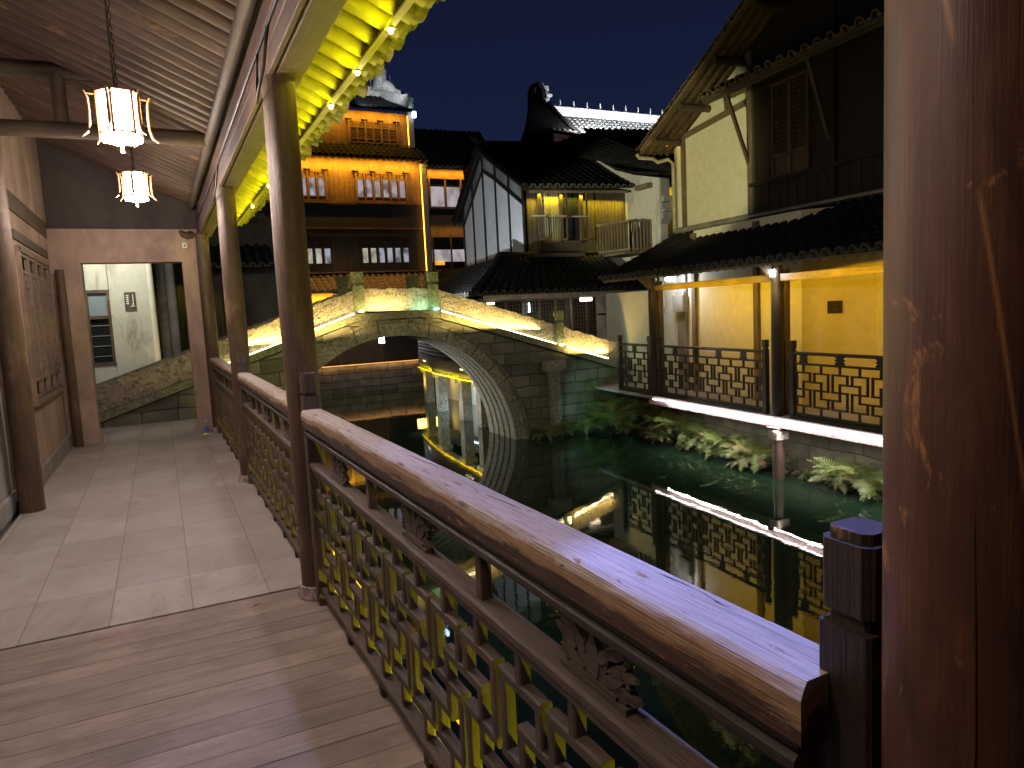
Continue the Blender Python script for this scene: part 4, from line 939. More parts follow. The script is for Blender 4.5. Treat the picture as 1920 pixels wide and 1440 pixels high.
# pent roof with struts
q0 = put_roof(None, opp(4.45, .66, 5.30), opp(-3, .66, 5.30), opp(5.2, 1.5, 5.66), opp(-3, 1.5, 5.66), mat='tiledk', edgemat='beam', world=HW, pitch=.25, r=.065, seg=.22)
m_ = MB(); m_.beam(opp(4.45, .70, 5.245), opp(-3, .70, 5.245), .05, .08); m_.beam(opp(4.5, .80, 5.22), opp(-3, .80, 5.22), .05, .06); HW.part('pent_fascia', m_, 'beam')
m_ = MB()
for k in range(48): s_ = 4.4 - k * .15; m_.beam(opp(s_, .64, 5.285), opp(s_, .80, 5.33), .05, .03)
HW.part('pent_rafter_ends', m_, 'greywood')['kind'] = 'stuff'
for s_ in (3.92, 2.05, .1):
    m_ = MB(); m_.beam(opp(s_, .80, 5.2), opp(s_ + .22, 1.47, 4.06), .055, .055); HW.part('strut', m_, 'beam')
# main roof verge with purlins and rafters seen from below
E0 = 6.72
vA, vB = opp(E0, .78, 4.86), opp(-.6, .78, 4.86 + 7.32 * .53)
bA, bB = opp(E0, 4.5, 4.86), opp(-.6, 4.5, 4.86 + 7.32 * .53)
s_, tt, e = roof(vA, bA, vB, bB, pitch=.22, r=.07, seg=.22, sag=.08, base=.04)
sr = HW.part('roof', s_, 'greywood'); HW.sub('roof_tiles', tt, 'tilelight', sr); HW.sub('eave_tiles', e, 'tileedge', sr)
def vz(s_): return 4.86 + (E0 - s_) * .53 - .32 * ((E0 - s_) / 7.32) * (1 - (E0 - s_) / 7.32)
m_ = MB()
for o_ in (.83, 1.02, 1.21, 1.40):
    pts = [opp(E0 - .05 - .5 * k, o_, vz(E0 - .05 - .5 * k) - .085) for k in range(14)]
    for a_, b_ in zip(pts[:-1], pts[1:]): m_.beam(a_, b_, .06, .06)
HW.part('verge_rafters', m_, 'rafter')
m_ = MB()
for s_ in (6.2, 5.3, 4.25, 3.2):
    m_ = MB(); m_.tube([opp(s_, .80, vz(s_) - .19), opp(s_, 1.5, vz(s_) - .19)], .07, 10); HW.part('purlin_end', m_, 'beam')
m_ = MB()
for k in range(5): m_.tube([opp(6.78, .84 + k * .17, 4.80), opp(6.0, .84 + k * .17, 5.16)], .032, 6)
HW.part('eave_rafters', m_, 'rafter')
t = thing('rain_gutter', 'pale gutter and downpipe at the low eave corner of the tall right house', 'pipe', opp(6.6, 1.2, 4.6)); L0 = Vector(t.location)
m_ = MB(); m_.tube([opp(6.80, .76, 4.80) - L0, opp(6.78, .80, 4.72) - L0, opp(6.72, 1.1, 4.70) - L0, opp(6.68, 1.2, 4.62) - L0, opp(6.55, 1.38, 4.66) - L0, opp(6.46, 1.44, 4.55) - L0, opp(6.46, 1.44, 3.12) - L0], .04, 8); m_.build('pipe', 'pipe', t)
t = thing('eave_spot', 'small amber lamp tucked under the low eave of the tall right house', 'lamp', opp(6.35, 1.25, 4.92)); m_ = MB(); m_.box((0, 0, 0), (.05, .20, .03)); m_.build('bulb', 'ledamber', t)

# ================================================================ HOUSE BEYOND THE BRIDGE
GH = World('timber_house', 'dark roofed house beyond the bridge with a yellow lit plank front and white gable panels', 'house', (10.9, 19, 3))
m_ = MB(); m_.wbox((10.9, 17.55, 3.95), (3.4, .1, 1.9)); pf = GH.part('plank_front', m_, 'frontplank')
m_ = MB(); x = 9.3
while x < 12.5: m_.beam((x, 17.49, 3.0), (x, 17.49, 4.9), .018, .012, (0, 1, 0)); x += random.uniform(.10, .15)
GH.sub('plank_joints', m_, 'frontplank', pf)
m_ = MB(); m_.box((10.3, 17.44, 4.14), (1.35, .06, .05)); 
for x in (9.66, 10.32, 10.97): m_.box((x, 17.43, 4.15), (.07, .08, 1.45))
m_.box((10.3, 17.43, 4.86), (1.4, .08, .06)); m_.box((10.3, 17.43, 3.44), (1.4, .08, .06)); wf = GH.part('window_frame', m_, 'beam')
m_ = MB(); m_.wbox((10.0, 17.46, 4.15), (.55, .02, 1.36)); GH.sub('curtained_pane', m_, 'fur', wf)
m_ = MB(); 
for k in range(7): m_.box((9.76 + k * .075, 17.445, 4.15), (.03, .03, 1.34), .012)
GH.sub('curtain_folds', m_, 'fur', wf)
m_ = MB(); m_.wbox((10.65, 17.46, 4.15), (.5, .02, 1.36)); GH.sub('dark_pane', m_, 'glassdark', wf)
for x, rz in ((9.62, 1), (10.36, -1), (11.02, 1)):
    m_ = MB(); m_.beam((x, 17.42, 3.46), (x, 17.42, 4.84), .05, .05, (1, 0, 0)); m_.beam((x + .02, 17.2, 3.46), (x + .02, 17.2, 4.84), .04, .04, (1, 0, 0)); m_.box((x + .01, 17.3, 4.82), (.03, .26, .05)); m_.box((x + .01, 17.3, 3.5), (.03, .26, .05)); m_.box((x + .01, 17.3, 4.1), (.02, .24, .03)); GH.part('open_shutter', m_, 'beam')
for a_, b_ in ((9.2, 9.65), (9.75, 10.3), (10.5, 11.02)):
    m_ = MB(); m_.beam((a_, 17.10, 4.10), (b_, 17.10, 4.11), .03, .03); GH.part('clothes_pole', m_, 'pipe')
m_ = MB(); m_.wbox((10.0, 17.25, 3.05), (1.6, .5, .10)); GH.part('window_apron', m_, 'frontplank')
# gable wall facing the canal: white panels between dark timbers
def gz(y): return 4.86 + (y - 17.0) * .56 if y < 20.0 else 6.54 - (y - 20.0) * .86
ys = (17.5, 18.35, 19.2, 20.05, 20.9, 21.7); 
for a_, b_ in zip(ys[:-1], ys[1:]):
    m_ = MB(); zt = min(gz(a_), gz(b_)) - .55
    m_.poly([(9.2, a_ + .03, 2.6), (9.2, b_ - .03, 2.6), (9.2, b_ - .03, gz(b_) - .7), (9.2, a_ + .03, gz(a_) - .7)], .06, (1, 0, 0)); GH.part('white_panel', m_, 'white')
m_ = MB(); m_.poly([(9.23, 17.5, 2.6), (9.23, 21.9, 2.6), (9.23, 21.9, gz(21.9) - .1), (9.23, 20.0, gz(20.0) - .1), (9.23, 17.5, gz(17.5) - .1)], .08, (1, 0, 0)); GH.part('gable_wall', m_, 'greyblue')
m_ = MB()
for y in ys: m_.beam((9.185, y, 2.6), (9.185, y, gz(y) - .15), .07, .04, (1, 0, 0))
for a_, b_ in zip(ys[:-1], ys[1:]): m_.beam((9.185, a_, gz(a_) - .66), (9.185, b_, gz(b_) - .66), .04, .07)
GH.part('gable_timbers', m_, 'darkwood')
put_roof(None, (9.02, 17.0, 4.86), (12.45, 17.0, 4.95), (9.02, 20.0, 6.55), (12.45, 20.0, 6.7), mat='tiledk', edgemat='tileedge', world=GH, pitch=.24, r=.065, seg=.25, sag=.08)
put_roof(None, (9.02, 22.2, 4.6), (12.45, 22.2, 4.6), (9.02, 20.0, 6.55), (12.45, 20.0, 6.7), mat='tiledk', world=GH, pitch=.24, r=.065, seg=.4, edge=False)
m_ = MB(); m_.beam((9.0, 20.0, 6.62), (12.45, 20.0, 6.77), .14, .16); m_.beam((9.0, 20.0, 6.7), (8.88, 20.0, 6.84), .12, .12); GH.part('ridge', m_, 'tiledk')
m_ = MB(); m_.beam((9.05, 16.98, 4.80), (9.05, 20.0, 6.45), .05, .16); m_.beam((9.05, 20.0, 6.45), (9.05, 22.2, 4.52), .05, .16); GH.part('bargeboard', m_, 'darkwood')
m_ = MB(); m_.beam((9.2, 17.12, 4.74), (12.4, 17.12, 4.82), .05, .06); GH.part('light_batten', m_, 'greywood')
area('house_eave_light', (10.9, 17.36, 4.76), (0, .3, -.95), 3.2, .03, 22, (1, .72, .02), (1, 0, 0), 60)
spot('gable_cool_light', (6.0, 15.5, 2.0), (9.2, 19.2, 4.0), 420, (.85, .95, 1), 60, .6)
# balcony
t = thing('wooden_balcony', 'small wooden balcony rail at the right end of the yellow lit plank front', 'balcony', (12.1, 16.6, 3.05))
m_ = MB()
for (a_, b_) in (((-.55, .9), (-.25, -.3)), ((-.25, -.3), (.45, -.3))):
    A_ = Vector((a_[0], a_[1], 0)); B_ = Vector((b_[0], b_[1], 0))
    for z in (.08, .85): m_.beam(A_ + Vector((0, 0, z)), B_ + Vector((0, 0, z)), .06, .06)
    n = int((B_ - A_).length / .11)
    for k in range(n + 1): p_ = A_.lerp(B_, k / n); m_.beam(p_, p_ + Vector((0, 0, .85)), .035, .035, (1, 0, 0))
m_.build('railing', 'greywood', t); m_ = MB(); m_.wbox((0, .3, -.03), (1.0, 1.3, .06)); m_.build('floor', 'greywood', t)
m_ = MB(); m_.tube([(.1, -.05, .0), (.1, -.05, .4), (.15, -.05, .95)], [.15, .18, .02], 8); tag(m_.build('covered_bundle', 'fur'), 'pale covered bundle standing on the wooden balcony', 'bundle').location = (12.1, 16.6, 3.05)
# fire wall with curved coping
FW = World('fire_wall', 'weathered white fire wall with curved top and stepped corbel, above the porch', 'wall', (12.6, 18, 3))
prof = [(21.5, 7.5), (20.3, 7.12), (19.6, 6.72), (19.1, 6.35), (18.5, 5.92), (17.8, 5.55), (17.0, 5.28), (15.85, 5.05)]
m_ = MB(); m_.poly([(12.58, 15.9, 2.4), (12.58, 21.5, 2.4)] + [(12.58, y, z) for y, z in prof[:-1]] + [(12.58, 15.9, 5.0)], .25, (1, 0, 0)); FW.part('wall', m_, 'dirty')
m_ = MB()
for (y0, z0), (y1, z1) in zip(prof[:-1], prof[1:]): m_.beam((12.7, y0, z0 + .05), (12.7, y1 - .02, z1 + .05), .45, .08)
FW.part('coping', m_, 'tiledk')
m_ = MB()
for k, (yo, z, h_) in enumerate(((.05, 4.72, .5), (.17, 4.42, .16), (.10, 4.25, .14), (.20, 4.12, .07), (.12, 3.98, .2), (.05, 3.82, .12))): m_.wbox((12.72, 15.9 - yo / 2, z), (.30, yo + .02, h_))
FW.part('corbel', m_, 'greyblue')
m_ = MB()
for y, z in ((17.9, 5.12), (16.5, 4.86)): m_.box((12.5, y, z), (.2, .6, .12))
FW.part('beam_ends', m_, 'greywood')
# neighbour house right of the fire wall
NH = World('neighbour_house', 'dark tiled house behind the fire wall, its eave glimmering yellow', 'house', (14.5, 18, 3))
m_ = MB(); m_.wbox((14.6, 16.6, 3.7), (3.8, .1, 2.4)); NH.part('plank_front', m_, 'greywood')
put_roof(None, (12.85, 15.3, 4.95), (17, 15.3, 4.95), (12.85, 20, 7.3), (17, 20, 7.5), mat='tiledk', world=NH, pitch=.25, r=.065, seg=.3, sag=.15)
put_roof(None, (12.6, 17.2, 5.6), (12.95, 15.3, 5.05), (11.4, 20.5, 6.7), (12.95, 20, 7.2), mat='tiledk', world=NH, pitch=.25, r=.06, seg=.3, edge=False)
area('neighbour_eave_light', (13.6, 16.3, 4.85), (0, .3, -.95), 1.6, .03, 12, (1, .7, .03), (1, 0, 0))
# porch
PR = World('waterside_porch', 'low dark tiled porch on the water beyond the bridge with lattice doors', 'porch', (9, 17, -.1))
put_roof(None, (6.72, 15.4, 2.03), (11.7, 15.4, 2.02), (8.4, 17.5, 3.02), (11.7, 17.5, 3.06), mat='tile', world=PR, pitch=.235, r=.065, seg=.22, sag=.05)
put_roof(None, (7.3, 22.5, 2.03), (6.72, 15.4, 2.03), (9.15, 22.5, 3.0), (8.4, 17.5, 3.02), mat='tile', world=PR, pitch=.24, r=.065, seg=.22, sag=.05)
m_ = MB(); m_.tube([(6.70, 15.38, 2.12), (7.5, 16.4, 2.55), (8.4, 17.5, 3.12), (9.1, 17.5, 3.1)], .08, 8); m_.tube([(8.4, 17.5, 3.1), (11.8, 17.5, 3.12)], .08, 8); PR.part('hip_ridge', m_, 'tile')
m_ = MB(); m_.beam((6.95, 15.45, 1.93), (12.0, 15.45, 1.92), .08, .12, (0, 0, 1), .01); PR.part('gutter_beam', m_, 'pipe')
m_ = MB(); m_.wbox((9.75, 18.8, -.16), (4.4, 7.0, .10)); PR.part('floor', m_, 'coping')
m_ = MB(); m_.wbox((9.3, 17.0, .9), (3.6, .1, 2.1)); dw = PR.part('door_wall', m_, 'darkwood')
for k in range(7):
    m_ = MB(); x0 = 7.75 + k * .50; x1 = x0 + .46
    for x in (x0, x1): m_.box((x, 16.92, .95), (.045, .05, 1.9))
    for z in (.05, .62, 1.86): m_.box(((x0 + x1) / 2, 16.92, z), (.46, .05, .05))
    for q_ in range(1, 5): m_.box((x0 + .46 * q_ / 5, 16.925, 1.24), (.012, .025, 1.2))
    for q_ in range(1, 12): m_.box(((x0 + x1) / 2, 16.925, .64 + q_ * .10), (.44, .02, .012))
    PR.sub('lattice_door', m_, 'greywood', dw)
m_ = MB(); m_.wbox((11.55, 16.9, 1.0), (1.0, .12, 2.3)); PR.part('plaster_wall', m_, 'dirty')
for x in (7.0, 9.35): m_ = MB(); m_.tube([(x, 15.6, -.1), (x, 15.6, 1.9)], .075, 10); PR.part('post', m_, 'greywood')
m_ = MB(); m_.box((10.9, 16.4, 1.38), (.3, .03, .05)); m_.box((11.05, 16.4, 1.4), (.03, .03, .35)); PR.part('wall_bracket', m_, 'metal')
for (x, l, s_) in ((9.98, 'white box lamp under the porch eave on the right', 1.0), (7.25, 'small white box lamp at the left end of the porch eave', .6)):
    t = thing('porch_lamp', l, 'lamp', (x, 15.75, 1.80), 0, 'white lamps under the porch'); t.scale = (s_,) * 3
    m_ = MB(); m_.box((0, 0, 0), (.30, .14, .10), .01); m_.build('glowing_shade', emis('porch_shade', (1, .78, .62), 2.2), t)
    m_ = MB(); m_.box((0, 0, .06), (.32, .16, .02)); m_.build('cap', 'metal', t)
    m_ = MB(); 
    for k in range(9): m_.box((-.15 + k * .0375, -.072, 0), (.008, .006, .10))
    m_.build('slats', 'beam', t); point('porch_lamp_light', (x, 15.65, 1.6), 9 * s_, (1, .85, .7), .06)
t = thing('tube_light', 'upright bluish white tube light between the porch doors', 'lamp', (8.88, 16.84, 1.4)); m_ = MB(); m_.tube([(0, 0, -.38), (0, 0, .38)], .022, 8); m_.build('glowing_tube', emis('blue_tube', (.6, .8, 1), 6), t)
# arcade on columns in the water
AC = World('waterside_arcade', 'arcade on pale stone columns with a yellow rope light, seen through the arch', 'arcade', (7.3, 18.6, -1.18))
cols = [(6.80, 15.75), (6.84, 17.0), (7.00, 19.15), (7.42, 21.4)]
for x, y in cols:
    m_ = MB(); m_.wbox((x + .12, y, -.78), (.26, .26, 1.2)); m_.wbox((x + .12, y, -.13), (.36, .4, .14)); AC.part('column', m_, 'soffitstone')
pts = [(6.72, 14.9), (6.80, 17.0), (6.98, 19.2), (7.45, 21.9)]
for a_, b_ in zip(pts[:-1], pts[1:]):
    A_, B_ = Vector((a_[0], a_[1], 0)), Vector((b_[0], b_[1], 0))
    m_ = MB(); m_.beam(A_ + Vector((.1, 0, 0)), B_ + Vector((.1, 0, 0)), .2, .12); AC.part('edge_beam', m_, 'coping')
    m_ = MB(); m_.beam(A_ + Vector((0, 0, .20)), B_ + Vector((0, 0, .20)), .06, .27); AC.part('skirting_panel', m_, 'darkwood')
    m_ = MB(); n = int((B_ - A_).length / .12)
    for k in range(n):
        p_ = A_.lerp(B_, k / n); 
        m_.beam(p_ + Vector((0, 0, .35)), p_ + Vector((0, 0, .85)), .02, .02, (1, 0, 0))
    for z in (.36, .46, .56, .66, .76, .86): m_.beam(A_ + Vector((0, 0, z)), B_ + Vector((0, 0, z)), .03, .028)
    AC.part('lattice_rail', m_, 'odark')
    m_ = MB(); n = int((B_ - A_).length / .1)
    pp = [A_.lerp(B_, k / n) + Vector((-.06, 0, -.055 - .02 * abs(math.sin(k * .9)))) for k in range(n + 1)]; m_.tube(pp, .013, 5); AC.part('rope_light', m_, 'ledyellow')
    c = (A_ + B_) / 2 + Vector((-.12, 0, -.07)); area('rope_light', c, (.85, 0, .3), (B_ - A_).length, .02, 2.2 * (B_ - A_).length, (1, .78, .0), B_ - A_)
m_ = MB()
for y in (16.2, 16.34, 16.48, 16.62, 18.2, 18.36, 18.52, 18.68, 20.6, 20.75, 20.9):
    x = 6.75 + max(0, y - 16.5) * .10 - .04 if y < 19.3 else 6.98 + (y - 19.2) * .174 - .035; m_.box((x, y, .19), (.01, .08, .04))
AC.part('lit_slots', m_, emis('slot_glow', (1, .85, .65), 1.2))
m_ = MB(); m_.wbox((8.4, 18.5, -.75), (.15, 7.5, 1.2)); AC.part('rear_wall', m_, 'white')
m_ = MB()
for k in range(12): m_.box((8.31, 15.6 + k * .28, -.70), (.02, .03, .9))
for k in range(4): m_.box((8.31, 17.2, -1.1 + k * .22), (.02, 3.3, .02))
AC.part('iron_grille', m_, 'metal')
area('arcade_under_light', (7.9, 17.6, -.22), (.4, 0, -.9), 2.6, .2, 130, (.66, .84, 1.0), (0, 1, 0)); area('arcade_face_light', (6.2, 18.0, -.9), (.8, 0, .5), 3.5, .05, 16, (.95, .95, .8), (0, 1, 0))  # arcade_face_light is added over the water to brighten the columns
area('arcade_back_light', (7.6, 21.5, -.5), (.1, -1, -.1), 1.0, .3, 8, (1, .6, .1), (1, 0, 0))
# ================================================================ FAR QUAY, TAVERN
FQ = World('far_quay_wall', 'amber tinted block wall closing the canal seen through the arch', 'wall', (5, 26.5, -1.18))
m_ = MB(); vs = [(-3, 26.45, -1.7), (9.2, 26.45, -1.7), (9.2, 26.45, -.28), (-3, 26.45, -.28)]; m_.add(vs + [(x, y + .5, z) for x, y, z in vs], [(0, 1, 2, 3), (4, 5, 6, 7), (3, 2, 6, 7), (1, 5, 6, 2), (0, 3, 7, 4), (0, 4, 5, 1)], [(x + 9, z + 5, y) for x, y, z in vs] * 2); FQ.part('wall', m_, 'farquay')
m_ = MB(); m_.wbox((3.1, 26.74, -.22), (12.3, .5, .12)); FQ.part('coping', m_, 'farquay')
m_ = MB(); m_.beam((-1, 26.42, -.145), (9.2, 26.42, -.145), .012, .012); FQ.part('light_strip', m_, emis('faint_amber_strip', (1, .45, .15), 1.6))
area('quay_strip_light', (5, 26.38, -.17), (0, .45, -.9), 9, .02, 7, (1, .58, .18), (1, 0, 0))
m_ = MB(); m_.wbox((8, 45, -.25), (60, 36, .06)); struct(m_.build('far_bank_ground', 'ground'))
T = World('tavern', 'three storey plank tavern with amber lit eaves and many lattice windows', 'building', (6.6, 28, -.2))
FY = 27.0
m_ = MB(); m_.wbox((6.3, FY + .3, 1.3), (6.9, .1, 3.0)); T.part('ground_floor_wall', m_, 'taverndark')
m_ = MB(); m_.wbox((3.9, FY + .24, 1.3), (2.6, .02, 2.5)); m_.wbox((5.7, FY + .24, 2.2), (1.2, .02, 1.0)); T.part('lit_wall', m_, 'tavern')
m_ = MB()
for x in (2.9, 4.6, 6.1, 7.8, 9.3): m_.box((x, FY + .15, 1.2), (.16, .16, 2.8))
T.part('ground_posts', m_, 'taverndark')
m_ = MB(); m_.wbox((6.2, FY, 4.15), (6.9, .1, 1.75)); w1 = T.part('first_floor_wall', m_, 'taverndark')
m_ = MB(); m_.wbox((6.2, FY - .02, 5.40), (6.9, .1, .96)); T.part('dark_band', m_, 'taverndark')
m_ = MB(); m_.wbox((6.2, FY + .02, 6.75), (6.9, .1, 1.72)); w2 = T.part('second_floor_wall', m_, 'tavern')
m_ = MB(); m_.wbox((6.4, FY + .4, 8.75), (5.96, .1, 1.3)); w3 = T.part('top_floor_wall', m_, 'tavern')
for z in (4.95, 5.90, 3.32):
    m_ = MB(); m_.box((6.2, FY - .12, z), (6.95, .06, .05)); T.part('ledge', m_, 'tavern')
m_ = MB()
for z0, z1, yy, par in ((3.35, 4.9, FY - .055, w1),): pass
def planks(x0, x1, z0, z1, yy, par, mat):
    m_ = MB(); x = x0
    while x < x1: m_.box((x, yy, (z0 + z1) / 2), (.025, .015, z1 - z0), axis=2); x += random.uniform(.16, .24)
    T.sub('plank_joints', m_, mat, par)
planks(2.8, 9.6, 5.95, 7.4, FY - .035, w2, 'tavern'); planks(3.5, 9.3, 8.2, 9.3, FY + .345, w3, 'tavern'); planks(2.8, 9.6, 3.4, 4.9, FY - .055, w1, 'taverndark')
def casement(x0, x1, n, z0, z1, yy, glow, fm, head=True, closed=False):
    m_ = MB(); wd = (x1 - x0) / n
    for k in range(n + 1):
        big = k % 2 == 0; m_.box((x0 + wd * k, yy - (.06 if big else .03), (z0 + z1) / 2), (.055 if big else .04, .08, z1 - z0))
        if big: m_.box((x0 + wd * k, yy - .07, z1 + .03), (.24, .14, .05))
    for z in (z0, z0 + .14, z1 - .06, z1 - .27): m_.box(((x0 + x1) / 2, yy - .03, z), (x1 - x0, .05, .045))
    f = T.part('window_frame', m_, fm)
    for k in range(n):
        c = x0 + wd * (k + .5); m_ = MB(); zt = z1 - .29 if not closed else z1 - .06
        m_.box((c, yy - .015, (z0 + .16 + zt) / 2), (wd - .12, .01, zt - z0 - .16)); T.sub('pane', m_, glow if not isinstance(glow, list) else glow[k % len(glow)], f)
        m_ = MB(); zc = z1 - .165
        for q in (-1, 1): m_.box((c + q * wd * .22, yy - .035, zc), (.02, .02, .2)); m_.box((c, yy - .036, zc + q * .04), (wd * .7, .02, .018))
        m_.box((c, yy - .034, zc), (wd * .28, .02, .13)) if not closed else None
        for q in range(-2, 3): m_.box((c + q * wd * .14, yy - .03, (z0 + zt) / 2 + .05), (.010, .012, zt - z0 - .12))
        if closed:
            for q in range(6): m_.box((c, yy - .032, z0 + .22 + q * .11), (wd * .7, .014, .014))
        T.sub('lattice', m_, fm, f)
casement(7.11, 9.08, 6, 5.97, 7.06, FY - .04, ['winlit', 'winlit', 'winwhite'], 'tavern'); casement(4.02, 5.98, 6, 5.97, 7.06, FY - .04, ['winlit', 'winwhite'], 'tavern')
casement(7.12, 9.05, 6, 3.50, 4.50, FY - .06, ['wincream', 'wincream', 'winlit', 'winlit', 'winlit', 'winlit'], 'taverndark'); casement(4.05, 6.02, 6, 3.50, 4.50, FY - .06, ['wincream', 'winlit', 'wincream', 'wincream'], 'taverndark')
casement(7.09, 8.95, 6, 8.22, 9.05, FY + .34, 'glassdark', 'tavern', closed=True)
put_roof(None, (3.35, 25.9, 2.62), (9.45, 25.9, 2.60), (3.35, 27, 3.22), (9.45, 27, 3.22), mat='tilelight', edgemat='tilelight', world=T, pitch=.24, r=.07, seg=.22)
put_roof(None, (2.8, 26.2, 7.47), (9.70, 26.2, 7.47), (2.8, 27.3, 8.12), (9.70, 27.3, 8.12), mat='tiledk', edgemat='tiledk', world=T, pitch=.22, r=.065, seg=.3)
put_roof(None, (3.5, 26.75, 9.38), (9.45, 26.75, 9.38), (3.5, 28.6, 10.35), (8.7, 28.6, 10.35), mat='tile', edgemat='tile', world=T, pitch=.22, r=.065, seg=.22, sag=.08)
m_ = MB(); m_.box((6.1, 28.6, 10.5), (5.4, .2, .42), .03); m_.beam((8.8, 28.6, 10.50), (9.5, 27.0, 9.75), .2, .38, ch=.03); T.part('white_ridge', m_, 'ornament')
m_ = MB(); m_.tube([(8.72, 28.4, 10.5), (8.76, 28.4, 10.9), (8.80, 28.4, 11.15), (8.86, 28.4, 11.36), (8.9, 28.4, 11.45)], [.30, .26, .22, .20, .08], 10)
m_.tube([(8.86, 28.2, 10.75), (9.05, 28.1, 10.6), (9.2, 28.1, 10.4), (9.45, 28.0, 10.42)], [.18, .2, .19, .08], 8); m_.tube([(9.2, 28.0, 10.3), (9.4, 27.7, 10.1), (9.55, 27.5, 10.2)], [.16, .14, .05], 8); T.part('ridge_ornament', m_, 'ornament')
m_ = MB()
for x in (7.6, 8.0, 8.4, 9.0, 9.2): m_.tube([(x, 28.5, 10.6), (x, 28.5, 11.2 if x > 8.8 else 11.0)], .012, 4)
T.part('ridge_spikes', m_, 'ornament')
for (x, z0, z1, yy) in ((9.78, -.2, 7.3, FY - .1), (9.50, 8.1, 9.6, FY + .25), (2.75, -.2, 7.3, FY - .1), (3.55, 3.3, 5.3, FY - .3)):
    m_ = MB(); m_.wbox((x, yy, (z0 + z1) / 2), (.20, .24, z1 - z0)); m_.wbox((x, yy, z1 + .06), (.28, .32, .12)); T.part('end_pier', m_, 'greyblue')
m_ = MB(); m_.beam((9.64, FY - .22, 3.3), (9.64, FY - .22, 7.3), .025, .025, (1, 0, 0)); T.part('amber_strip', m_, 'ledamber'); m_ = MB(); m_.beam((9.38, FY + .2, 8.2), (9.38, FY + .2, 9.3), .02, .02, (1, 0, 0)); T.part('amber_strip', m_, 'ledamber')
m_ = MB(); m_.box((9.58, FY - .05, 9.30), (.12, .1, .22)); T.part('floodlight', m_, emis('blue_flood', (.55, .78, 1), 9))
m_ = MB(); 
for k in range(30): m_.box((2.9 + k * .235, 26.32, 7.42), (.07, .3, .05))
T.part('eave_rafters', m_, 'tavern')
area('tavern_light', (6.2, 26.62, 7.38), (0, .50, -.86), 6.8, .04, 140, AMB, (1, 0, 0)); area('tavern_light', (6.4, 27.0, 9.30), (0, .50, -.86), 5.6, .04, 75, AMB, (1, 0, 0))
area('tavern_light', (5.2, 26.9, 2.50), (0, .3, -.95), 4.2, .04, 170, AMB, (1, 0, 0)); area('tavern_light', (6.2, 26.60, 3.22), (0, -.3, .95), .1, .04, 1, AMB, (1, 0, 0))
area('roof_wash', (6.2, 25.4, 3.9), (0, .6, -.8), 6.8, .04, 10, (1, .6, .25), (1, 0, 0))
spot('ridge_flood', (7.2, 26.3, 9.5), (9.0, 28.3, 10.6), 90, (.9, .95, 1), 70, .6); spot('ridge_flood', (9.3, 26.4, 10.2), (8.6, 28.3, 10.8), 50, (.9, .95, 1), 90, .6)
T2 = World('annexe', 'amber trimmed annexe with wide plain panes right of the tavern', 'building', (11.5, 28, -.2))
m_ = MB(); m_.wbox((11.4, 28.15, 5.2), (3.3, .1, .9)); m_.wbox((10.15, 28.15, 5.4), (.5, .1, 4.2)); m_.wbox((12.6, 28.15, 5.4), (1.2, .1, 4.2)); m_.wbox((11.4, 28.15, 3.1), (3.3, .1, .7)); m_.wbox((11.4, 28.15, 7.35), (3.3, .1, .35)); T2.part('plank_wall', m_, 'tavern')
m_ = MB(); 
for x in (10.42, 11.12, 11.82, 12.3): m_.box((x, 28.04, 6.55), (.07, .1, 1.3))
for z in (5.95, 7.15): m_.box((11.3, 28.04, z), (2.1, .08, .08))
f = T2.part('window_frame', m_, 'tavern')
for a_, b_ in ((10.47, 11.08), (11.17, 11.78), (11.87, 12.26)):
    m_ = MB(); m_.wbox(((a_ + b_) / 2, 28.12, 6.40), (b_ - a_, .02, .82)); T2.sub('lit_pane', m_, 'winwhite', f); m_ = MB(); m_.wbox(((a_ + b_) / 2, 28.12, 6.98), (b_ - a_, .02, .28)); T2.sub('dark_pane', m_, 'glassdark', f)
m_ = MB(); m_.wbox((11.1, 28.2, 4.0), (1.6, .02, .5)); T2.part('lower_pane', m_, 'winwhite'); m_ = MB(); m_.box((10.72, 28.12, 3.70), (.42, .04, .18)); T2.part('lit_sign', m_, 'winorange')
m_ = MB(); m_.wbox((11.0, 27.9, 3.05), (2.2, .3, .45)); T2.part('balcony_panel', m_, 'greywood')
m_ = MB()
for x in (10.4, 11.2, 11.9): m_.box((x, 27.95, 4.0), (.06, .06, 1.5))
T2.part('balcony_posts', m_, 'tavern')
put_roof(None, (9.95, 27.5, 7.46), (13.3, 27.5, 7.52), (9.95, 29.2, 9.35), (13.3, 29.2, 9.4), mat='tiledk', edgemat='tilelight', world=T2, pitch=.22, r=.065, seg=.4)
area('annexe_light', (11.4, 27.85, 7.42), (0, .4, -.9), 3.0, .04, 34, AMB, (1, 0, 0)); area('annexe_light', (11.4, 27.8, 5.1), (0, .5, -.8), 3.0, .04, 4, AMB, (1, 0, 0))
m_ = MB(); m_.wbox((11.5, 36, 4.2), (12, 14, 8.6)); tag(m_.build('rear_block', 'tiledk'), 'black unlit block behind the annexe roof', 'building')
